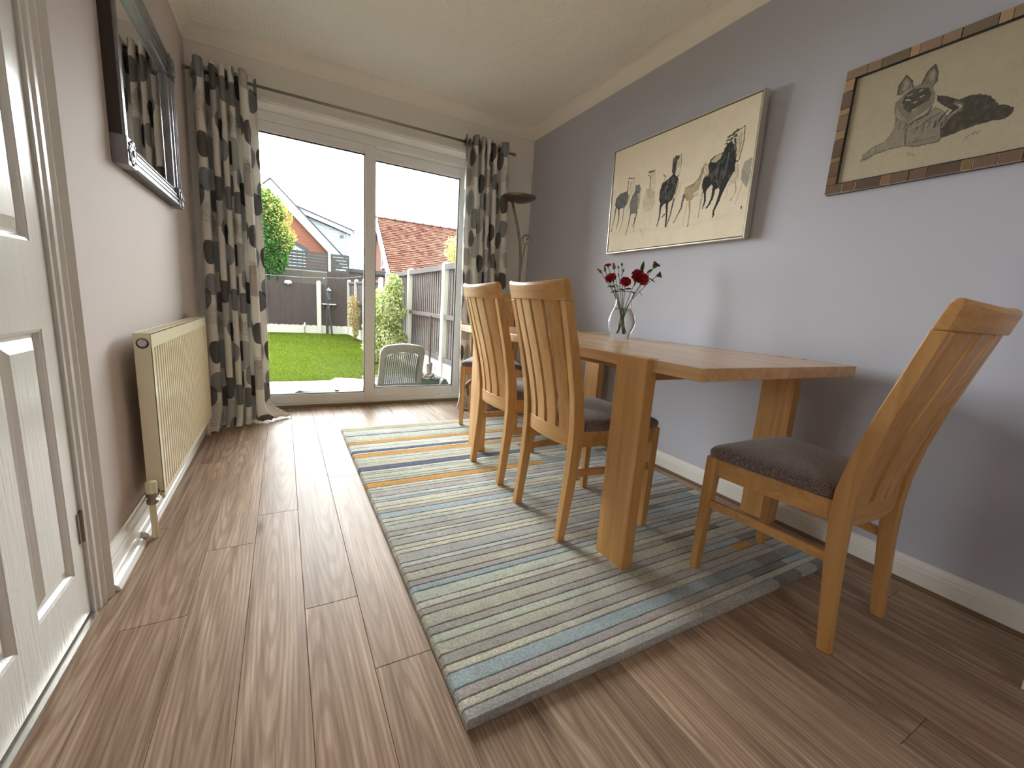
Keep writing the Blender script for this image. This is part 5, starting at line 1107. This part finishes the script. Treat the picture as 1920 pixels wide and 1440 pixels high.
# ------------------------------------------------------------------ houses
def brick_mat(name, c1, c2, mortar, sc):
    m = Mat(name); v = m.coord('Object'); 
    sx = m.n('ShaderNodeSeparateXYZ'); m.l(v, sx.inputs[0]); cb = m.n('ShaderNodeCombineXYZ'); ad = m.n('ShaderNodeMath', operation='ADD'); m.l(sx.outputs[0], ad.inputs[0]); m.l(sx.outputs[1], ad.inputs[1])
    m.l(ad.outputs[0], cb.inputs[0]); m.l(sx.outputs[2], cb.inputs[1])
    bt = m.n('ShaderNodeTexBrick'); bt.inputs['Scale'].default_value = sc; bt.inputs['Mortar Size'].default_value = 0.018; bt.inputs['Brick Width'].default_value = 0.5; bt.inputs['Row Height'].default_value = 0.17
    m.l(cb.outputs[0], bt.inputs['Vector']); bt.inputs['Color1'].default_value = c1; bt.inputs['Color2'].default_value = c2; bt.inputs['Mortar'].default_value = mortar
    m.col(bt.outputs[0]); m.set(Roughness=0.9); return m.m
brick1 = brick_mat('orange_brick', osrgb(206, 112, 74, .26), osrgb(176, 88, 60, .26), osrgb(200, 166, 140, .26), 2.2)
white_b = simple('white_bargeboard', osrgb(234, 240, 242, 0.42), osrgb(226, 232, 236, 0.42), 0.6)
clad = simple('white_cladding', osrgb(222, 232, 236, 0.4), osrgb(212, 224, 230, 0.4), 0.6)
slate = simple('slate_grey', osrgb(120, 130, 142), osrgb(96, 106, 118), 0.8, scale=4)
h1 = thing('gabled_house', 'brick house gable with deep white bargeboard and a white clad dormer', 'house', (0.0, 22.0, GZ))
g = -GZ
b = MB(); b.prism([(-3.0, 0), (3.1, 0), (3.1, 2.9 + g), (0.10, 5.95 + g), (-3.0, 2.85 + g)], 1, 0.0, 0.3); b.build('gable_wall', brick1, h1)
# barge boards
def bar(name, x0, z0, x1, z1, w, y0, y1, m, par): 
    b = MB(); w2 = w * math.hypot(x1 - x0, z1 - z0) / abs(x1 - x0)
    b.prism([(x0, z0), (x1, z1), (x1, z1 - w2), (x0, z0 - w2)], 1, y0, y1); return b.build(name, m, par)
bar('bargeboard', 0.10, 6.32 + g, 3.6, 2.80 + g, 0.42, -0.25, -0.18, white_b, h1); bar('bargeboard', 0.10, 6.32 + g, -3.4, 2.80 + g, 0.42, -0.25, -0.18, white_b, h1)
bar('verge', 0.10, 6.38 + g, 3.65, 2.81 + g, 0.06, -0.3, -0.16, slate, h1); bar('verge', 0.10, 6.38 + g, -3.45, 2.81 + g, 0.06, -0.3, -0.16, slate, h1)
bar('roof', 0.10, 6.36 + g, 3.6, 2.84 + g, 0.10, -0.2, 7.0, slate, h1); bar('roof', 0.10, 6.36 + g, -3.4, 2.84 + g, 0.10, -0.2, 7.0, slate, h1)
b = MB(); b.box(2.98, 3.08, -0.03, 0.0, 2.95 + g, 3.2 + g); b.build('soffit_box', white_b, h1)
# dormer
dor = []
for j in range(17):
    z0 = 2.55 + 0.155 * j; z1 = z0 + 0.15; 
    xr_ = 3.72
    top_at = lambda x: 5.0 - (x - 1.35) * 0.305
    x_l = max(0.12 + (6.25 - z1) * 1.0, 0.5)
    if top_at(x_l) < z1 + 0.02 and x_l > 1.3: pass
    # clip by the sloping roof: right limit where roof height equals z1
    xr2 = min(xr_, 1.35 + (5.0 - z1) / 0.305)
    if xr2 <= x_l + 0.05: continue
    xr0 = min(xr_, 1.35 + (5.0 - z0) / 0.305)
    b = MB(); b.loft([[(x_l, 0.5, z0 + g), (xr0, 0.5, z0 + g), (xr0, 0.54, z0 + g), (x_l, 0.54, z0 + g)], [(x_l, 0.52, z1 + g), (xr2, 0.52, z1 + g), (xr2, 0.54, z1 + g), (x_l, 0.54, z1 + g)]]); b.build('cladding_board', clad, h1)
b = MB(); b.prism([(1.2, 2.5 + g), (3.72, 2.5 + g), (3.72, 4.25 + g), (1.2, 5.0 + g)], 1, 0.54, 4.0); b.build('dormer_wall', simple('dormer_cladding', osrgb(196, 208, 214, .34), rough=0.8), h1)  # wall behind the boards, in a tone close to the cladding
b = MB(); b.box(3.70, 3.80, 0.46, 0.56, 2.5 + g, 4.3 + g); b.build('corner_board', white_b, h1)
bar('dormer_roof', 1.22, 5.36 + g, 4.08, 4.50 + g, 0.07, 0.2, 4.2, slate, h1); bar('dormer_fascia', 1.25, 5.29 + g, 4.0, 4.46 + g, 0.22, 0.25, 0.3, white_b, h1)
b = MB(); b.tube([(4.10, 0.2, 4.40 + g), (4.10, 4.2, 4.40 + g)], 0.06, 8); b.build('gutter', white_b, h1)
b = MB(); b.tube([(4.05, 0.35, 4.36 + g), (4.0, 0.4, 4.20 + g), (3.84, 0.48, 4.12 + g), (3.84, 0.48, 2.5 + g)], 0.035, 8); b.build('downpipe', white_b, h1)
b = MB(); b.box(3.36, 3.54, 0.47, 0.50, 4.02 + g, 4.18 + g); b.build('vent', simple('vent_grey', osrgb(186, 196, 202), rough=0.6), h1)
# lean-to with slate verge in front of the gable
cn = thing('conservatory', 'white glazed lean-to with a grey sloping verge behind the slatted screen', 'conservatory', (0.75, 19.0, GZ))
b = MB(); b.prism([(-2.0, 0), (0.72, 0), (0.72, 2.95 + g), (0.0, 3.25 + g), (-0.05, 3.28 + g), (-2.0, 3.28 + g)], 1, 0.0, 0.1); b.build('glazed_wall', white_b, cn)
bar('roof_verge', -0.15, 3.42 + g, 0.85, 2.92 + g, 0.14, -0.15, 1.6, slate, cn)
for k in range(5):
    b = MB(); x = -0.3 + 0.22 * k; b.box(x, x + 0.04, -0.02, 0.0, 1.5, 2.95 + g - 0.2 * max(0, x)); b.build('glazing_bar', simple('aluminium_bar', osrgb(196, 206, 212), rough=0.5) if k == 0 else bpy.data.materials['aluminium_bar'], cn)

# tiled house
h2 = thing('tiled_house', 'house with a long red clay tiled roof and small gable window', 'house', (4.522, 18.0, GZ))
RZ, EZ, RY = 4.60 + g, 1.55 + g, -3.43; sl = (RZ - EZ) / (-RY)
b = MB(); b.prism([(RY + 0.1, 0), (-RY - 0.1, 0), (-RY - 0.1, EZ + 0.05), (0, RZ - 0.22), (RY + 0.1, EZ + 0.05)], 0, 0.10, 9.0); b.build('wall', brick_mat('red_brick', osrgb(214, 116, 78), osrgb(190, 96, 66), osrgb(200, 150, 120), 2.2), h2)
for s in (1, -1):
    b = MB(); b.prism([(0, RZ + 0.06), (s * (RY), EZ + 0.06), (s * (RY), EZ - 0.22), (0, RZ - 0.22)], 0, -0.16, -0.05); b.build('bargeboard', white_b, h2)
rs = np.random.RandomState(31); V = []; F = []; CC = []
rows = 34; L = math.hypot(RY, RZ - EZ); th = L / rows; dy, dz = RY / L, -(RZ - EZ) / L; ny, nz_ = -dz * -1, 0
up = Vector((0, -(RZ - EZ) / L * 1.0, -RY / L)); up = Vector((0, -(RZ - EZ), -RY)).normalized(); up = up if up.z > 0 else -up
TC = [(222, 164, 142), (212, 150, 130), (228, 174, 152), (198, 140, 124), (218, 168, 144), (190, 136, 122)]
for r in range(rows):
    xo = (r % 2) * 0.09; x = 0.0 - xo * 0.5
    while x < 9.2:
        w = 0.178; c = osrgb(*TC[rs.randint(len(TC))], 0.175)[:3]; k = rs.uniform(0.85, 1.12); lift = rs.uniform(0.0, 0.02)
        for (t, hh) in ((r * th, 0.012), ((r + 1.25) * th, 0.045 + lift)):
            for xx_, lo in ((max(x, -0.05), 0), (x + w - 0.004, 0), (x + w - 0.004, 1), (max(x, -0.05), 1)):
                p = Vector((xx_, dy * t, RZ + dz * t)) + up * (hh if lo else hh - 0.02); V.append(tuple(p)); CC.append((c[0] * k, c[1] * k, c[2] * k, 1))
        bsl = len(V) - 8; F += [(bsl + 3, bsl + 2, bsl + 6, bsl + 7), (bsl + 4, bsl + 5, bsl + 1, bsl), (bsl + 7, bsl + 6, bsl + 5, bsl + 4), (bsl + 1, bsl + 5, bsl + 6, bsl + 2), (bsl, bsl + 3, bsl + 7, bsl + 4)]
        x += w
raw('roof_tiles', V, F, attr_mat('clay_tile', 0.9), h2, cols=CC, kind='stuff')
b = MB(); b.prism([(0, RZ - 0.02), (-RY, EZ - 0.02), (-RY, EZ - 0.1), (0, RZ - 0.1)], 0, 0.0, 9.2); b.prism([(0, RZ - 0.03), (RY, EZ - 0.03), (RY, EZ - 0.1), (0, RZ - 0.1)], 0, 0.0, 9.2); b.build('roof_deck', slate, h2)
ridge_m = simple('ridge_tile', osrgb(176, 100, 86), osrgb(150, 84, 74), 0.9)
for k in range(20):
    x = -0.08 + k * 0.455; b = MB(); b.loft([[(x, 0.10 * math.sin(a), RZ - 0.02 + 0.10 * math.cos(a)) for a in (-1.3, -.65, 0, .65, 1.3)], [(x + 0.44, 0.10 * math.sin(a), RZ - 0.02 + 0.10 * math.cos(a)) for a in (-1.3, -.65, 0, .65, 1.3)]])
    b.box(x + 0.42, x + 0.455, -0.11, 0.11, RZ, RZ + 0.105); b.build('ridge_tile', ridge_m, h2)
wn_ = MB(); wn_.box(0.04, 0.10, -1.62, -0.72, 2.30 + g, 2.36 + g); wn_.box(0.04, 0.10, -1.62, -0.72, 3.0 + g, 3.06 + g)
for y in (-1.62, -1.19, -0.78): wn_.box(0.04, 0.10, y, y + 0.06, 2.30 + g, 3.06 + g)
wo_ = wn_.build('window', white_b, h2); b = MB(); b.box(0.07, 0.09, -1.58, -0.74, 2.34 + g, 3.02 + g); b.build('pane', simple('dark_pane', osrgb(168, 182, 190), rough=0.1), wo_)
b = MB(); b.box(0.02, 0.12, -1.68, -0.66, 2.24 + g, 2.30 + g); b.build('sill', white_b, h2)
b = MB(); b.box(0.03, 0.11, -1.68, -0.66, 3.06 + g, 3.2 + g); b.build('lintel', simple('buff_lintel', osrgb(222, 178, 110), rough=0.8), h2)

# ------------------------------------------------------------------ garden things
wl = thing('washing_line', 'thin white washing line sagging across the garden', 'washing line', (1.47, 9.2, 1.33))
b = MB(); b.tube([(-3.4, 0.1, 0.12), (-2.4, 0.1, 0.0), (-1.4, 0.1, -0.045), (-0.6, 0.05, -0.035), (0, 0, 0), (0.5, 0.0, 0.03), (1.0, 0.1, 0.13)], 0.005, 5); b.build('line', simple('white_cord', osrgb(236, 236, 232), rough=0.6), wl)
pp = thing('line_prop', 'slanting grey metal prop holding up the washing line', 'line prop', (1.70, 9.5, GZ))
b = MB(); b.tube([(0.0, 0, 0), (-0.10, -0.14, 0.8)], 0.026, 8); b.build('lower_tube', grey_b if False else simple('galvanised', osrgb(150, 168, 178), osrgb(130, 150, 160), 0.4, 0.4), pp); b = MB(); b.tube([(-0.095, -0.135, 0.75), (-0.225, -0.29, 1.56)], 0.019, 8); b.build('upper_tube', bpy.data.materials['galvanised'], pp)
b = MB(); b.tube([(-0.28, -0.29, 1.60), (-0.24, -0.29, 1.54), (-0.20, -0.29, 1.54), (-0.16, -0.29, 1.60)], 0.012, 6); b.build('hook', bpy.data.materials['galvanised'], pp)
b = MB(); b.box(-0.13, -0.07, -0.20, -0.13, 0.74, 0.86); b.build('clamp', blackm, pp)
fl_ = thing('fence_light', 'small white light fixed near the top of the far fence', 'light', (0.63, 10.16, 1.13))
b = MB(); b.lathe([(0.09, 0), (0.09, 0.05), (0.06, 0.075), (0, 0.08)], 16); b.build('shade', white_b, fl_); b = MB(); b.box(-0.03, 0.03, 0.0, 0.04, -0.03, 0.0); b.build('mount', white_b, fl_)
st = thing('garden_stake', 'short white topped stake at the foot of the far fence', 'stake', (1.02, 10.05, GZ)); b = MB(); b.tube([(0, 0, 0), (0, 0, 0.22)], 0.012, 7); b.build('stake', simple('stake_grey', osrgb(160, 160, 150), rough=0.6), st); b = MB(); b.lathe([(0.02, 0.2), (0.028, 0.24), (0.018, 0.3), (0, 0.32)], 10); b.build('cap', white_b, st)
bf = thing('bird_feeder', 'dark bird feeder hanging by the far fence behind the line prop', 'bird feeder', (1.66, 10.06, 0.98))
b = MB(); b.lathe([(0.0, 0.12), (0.09, 0.02), (0.085, 0.0), (0, 0.0)], 12); b.build('roof', blackm, bf); b = MB(); b.lathe([(0.05, 0), (0.05, -0.2), (0.06, -0.22), (0, -0.22)], 12); b.build('seed_tube', simple('feeder_tube', osrgb(90, 88, 84), rough=0.4), bf)
shf = thing('fence_shelf', 'narrow pale shelf on the far fence beside the concrete post', 'shelf', (1.66, 10.1, 0.60)); b = MB(); b.box(-0.17, 0.20, -0.07, 0.07, 0, 0.03); b.build('board', conc, shf); b = MB(); b.box(-0.15, -0.12, 0.0, 0.07, -0.1, 0); b.box(0.12, 0.15, 0.0, 0.07, -0.1, 0); b.build('bracket', blackm, shf)
fp_ = thing('wooden_stake', 'brown wooden stake standing under the fence shelf', 'stake', (1.62, 10.1, GZ)); b = MB(); b.box(-0.035, 0.035, -0.03, 0.03, 0, 0.80); b.build('post', brown, fp_)

# reclining garden chair, seen from behind
resin = simple('taupe_resin', osrgb(172, 164, 142, .075), osrgb(156, 148, 128, .075), 0.5)
resin_d = simple('grey_resin_slat', osrgb(120, 117, 108, .065), osrgb(104, 102, 94, .065), 0.5)
gc_ = thing('garden_recliner', 'taupe slatted garden recliner seen from behind outside the glass', 'garden chair', (1.675, 1.46, GZ), math.radians(6))
tiltm = Matrix.Translation((0, 0, 0.14)) @ Matrix.Rotation(math.radians(14), 4, 'X')
def bk(x, z, y=0.0): return tiltm @ Vector((x, y, z))
def arch(hw, h, r, n=10):
    pts = [(-hw, 0.0)]
    for k in range(n + 1): a = math.pi - (math.pi / 2) * k / n; pts.append((-hw + r + r * math.cos(a), h - r + r * math.sin(a)))
    for k in range(1, 6): pts.append((-hw + r + (2 * hw - 2 * r) * k / 6, h + 0.018 * math.sin(math.pi * k / 6)))
    for k in range(n + 1): a = math.pi / 2 - (math.pi / 2) * k / n; pts.append((hw - r + r * math.cos(a), h - r + r * math.sin(a)))
    pts.append((hw, 0.0)); return pts
A1, A2 = arch(0.262, 0.50, 0.10), arch(0.200, 0.400, 0.07)
b = MB(); rings = []
for (x, z), (x2, z2) in zip(A1, A2): rings.append([bk(x, z, -0.018), bk(x, z, 0.018), bk(x2, z2, 0.018), bk(x2, z2, -0.018)])
b.loft(rings); b.build('back_frame', resin, gc_, bevel=0.006)
for k in range(17):
    x = -0.190 + k * 0.02375; h = 0.41 - 0.05 * abs(x / 0.19) ** 3; b = MB(); vs = [bk(x - 0.0075, -0.02, -0.008), bk(x + 0.0075, -0.02, -0.008), bk(x + 0.0075, -0.02, 0.008), bk(x - 0.0075, -0.02, 0.008)]
    m = [bk(x + q, 0.2, d + 0.02) for q, d in ((-0.0075, -0.008), (0.0075, -0.008), (0.0075, 0.008), (-0.0075, 0.008))]; vt = [bk(x + q, h, d) for q, d in ((-0.0075, -0.008), (0.0075, -0.008), (0.0075, 0.008), (-0.0075, 0.008))]
    b.loft([vs, m, vt]); b.build('slat', resin_d, gc_)
b = MB(); b.loft([[bk(-0.26, z, -0.02), bk(0.26, z, -0.02), bk(0.26, z, 0.02), bk(-0.26, z, 0.02)] for z in (-0.03, 0.03)]); b.build('hinge_rail', resin, gc_)
for k in range(9):
    b = MB(); x = -0.2 + 0.05 * k; b.box(x - 0.018, x + 0.018, 0.03, 0.62, 0.12, 0.14); b.build('seat_slat', resin_d, gc_)
b = MB(); b.box(-0.26, -0.22, 0.0, 0.66, 0.10, 0.15); b.box(0.22, 0.26, 0.0, 0.66, 0.10, 0.15); b.box(-0.22, 0.22, 0.62, 0.66, 0.10, 0.15); b.build('seat_frame', resin, gc_, bevel=0.005)
for x, y in ((-0.24, 0.04), (0.24, 0.04), (-0.24, 0.6), (0.24, 0.6)):
    b = MB(); b.box(x - 0.02, x + 0.02, y - 0.02, y + 0.02, 0.003, 0.10); b.build('leg', resin, gc_)
fs_ = thing('garden_footstool', 'white slatted garden footstool beside the recliner', 'footstool', (1.125, 1.60, GZ), math.radians(-24))
wr = simple('white_resin', osrgb(232, 232, 226, 0.45), osrgb(220, 220, 214, 0.45), 0.5)
b = MB(); b.box(-0.22, 0.22, -0.22, -0.18, 0.11, 0.165); b.box(-0.22, 0.22, 0.18, 0.22, 0.11, 0.165); b.box(-0.22, -0.18, -0.18, 0.18, 0.11, 0.165); b.box(0.18, 0.22, -0.18, 0.18, 0.11, 0.165); b.build('rim', wr, fs_, bevel=0.008)
for k in range(7):
    b = MB(); y = -0.165 + 0.055 * k; b.box(-0.18, 0.18, y - 0.022, y + 0.022, 0.135, 0.155); b.build('slat', wr, fs_)
for x in (-0.19, 0.19):
    for y in (-0.19, 0.19): b = MB(); b.box(x - 0.018, x + 0.018, y - 0.018, y + 0.018, 0.003, 0.11); b.build('leg', resin_d, fs_)
ac = thing('folded_garden_chair', 'low curved white and taupe garden chair lying by the glass', 'garden chair', (0.70, 1.30, GZ), math.radians(-12))
b = MB(); rings = []
for k in range(13):
    a = math.pi * (0.08 + 0.84 * k / 12); rings.append([(-0.21 * math.cos(a) * r_, yy, 0.03 + 0.155 * math.sin(a) * r_) for r_, yy in ((1, -0.05), (1, 0.16), (0.86, 0.16), (0.86, -0.05))])
b.loft(rings); b.build('curved_back', wr, ac, smooth=False)
b = MB(); b.box(-0.17, 0.17, -0.03, 0.14, 0.003, 0.115); b.build('seat', resin, ac, bevel=0.02)
# planter with stones, watering tray, lantern
pl = thing('planter_trough', 'green trough heaped with stones beside the garden fence', 'planter', (2.22, 2.02, GZ))
tm = simple('teal_plastic', osrgb(120, 150, 140), osrgb(100, 130, 120), 0.5)
b = MB(); b.loft([[(-0.17, -0.10, 0.003), (0.17, -0.10, 0.003), (0.17, 0.10, 0.003), (-0.17, 0.10, 0.003)], [(-0.20, -0.12, 0.09), (0.20, -0.12, 0.09), (0.20, 0.12, 0.09), (-0.20, 0.12, 0.09)], [(-0.18, -0.10, 0.085), (0.18, -0.10, 0.085), (0.18, 0.10, 0.085), (-0.18, 0.10, 0.085)], [(-0.17, -0.09, 0.05), (0.17, -0.09, 0.05), (0.17, 0.09, 0.05), (-0.17, 0.09, 0.05)]]); b.build('trough', tm, pl)
st_m = [simple('brown_stone', osrgb(132, 104, 88), osrgb(104, 80, 70), 0.9), simple('cream_stone', osrgb(214, 196, 168), osrgb(190, 172, 146), 0.9), simple('grey_stone', osrgb(150, 140, 132), osrgb(124, 116, 110), 0.9)]
for k in range(22):
    bm = bmesh.new(); bmesh.ops.create_icosphere(bm, subdivisions=1, radius=0.5)
    for vtx in bm.verts: vtx.co *= xr.uniform(0.8, 1.15)
    me = bpy.data.meshes.new('stone'); bm.to_mesh(me); bm.free(); me.materials.append(st_m[k % 3]); o = bpy.data.objects.new('stone', me); C.objects.link(o)
    s = xr.uniform(0.05, 0.085); o.scale = (s, s * 0.9, s * 0.7); x = xr.uniform(-0.15, 0.15); o.location = (2.22 + x, 2.02 + xr.uniform(-0.07, 0.07), GZ + 0.095 + 0.05 * (1 - abs(x - -0.05) / 0.2) * xr.random() + 0.012 * (k % 3)); o.rotation_euler = (xr.random() * 3, xr.random() * 3, xr.random() * 3)
    o.parent = pl; o.location = o.location - Vector(pl.location)
lt = thing('garden_lantern', 'brown pole with a clear lantern cup hanging by the side fence', 'lantern', (2.40, 2.62, GZ))
b = MB(); b.tube([(0, 0, 0.0), (0, 0, 0.06)], 0.008, 6); b.tube([(0.0, 0, 0.235), (0, 0, 0.93)], 0.017, 8); b.build('pole', brown, lt); b = MB(); b.lathe([(0.02, 0.05), (0.036, 0.07), (0.048, 0.22), (0.034, 0.24), (0, 0.245)], 14); b.build('cup', simple('smoky_glass', osrgb(150, 144, 138), osrgb(130, 126, 120), 0.2), lt)
kb = thing('garden_kneeler', 'small grey folded garden stool beside the trough', 'stool', (2.36, 1.86, GZ)); b = MB(); b.prism([(-0.09, 0.003), (0.09, 0.003), (0.02, 0.13), (-0.02, 0.13)], 1, -0.05, 0.05); b.build('frame', resin_d, kb)
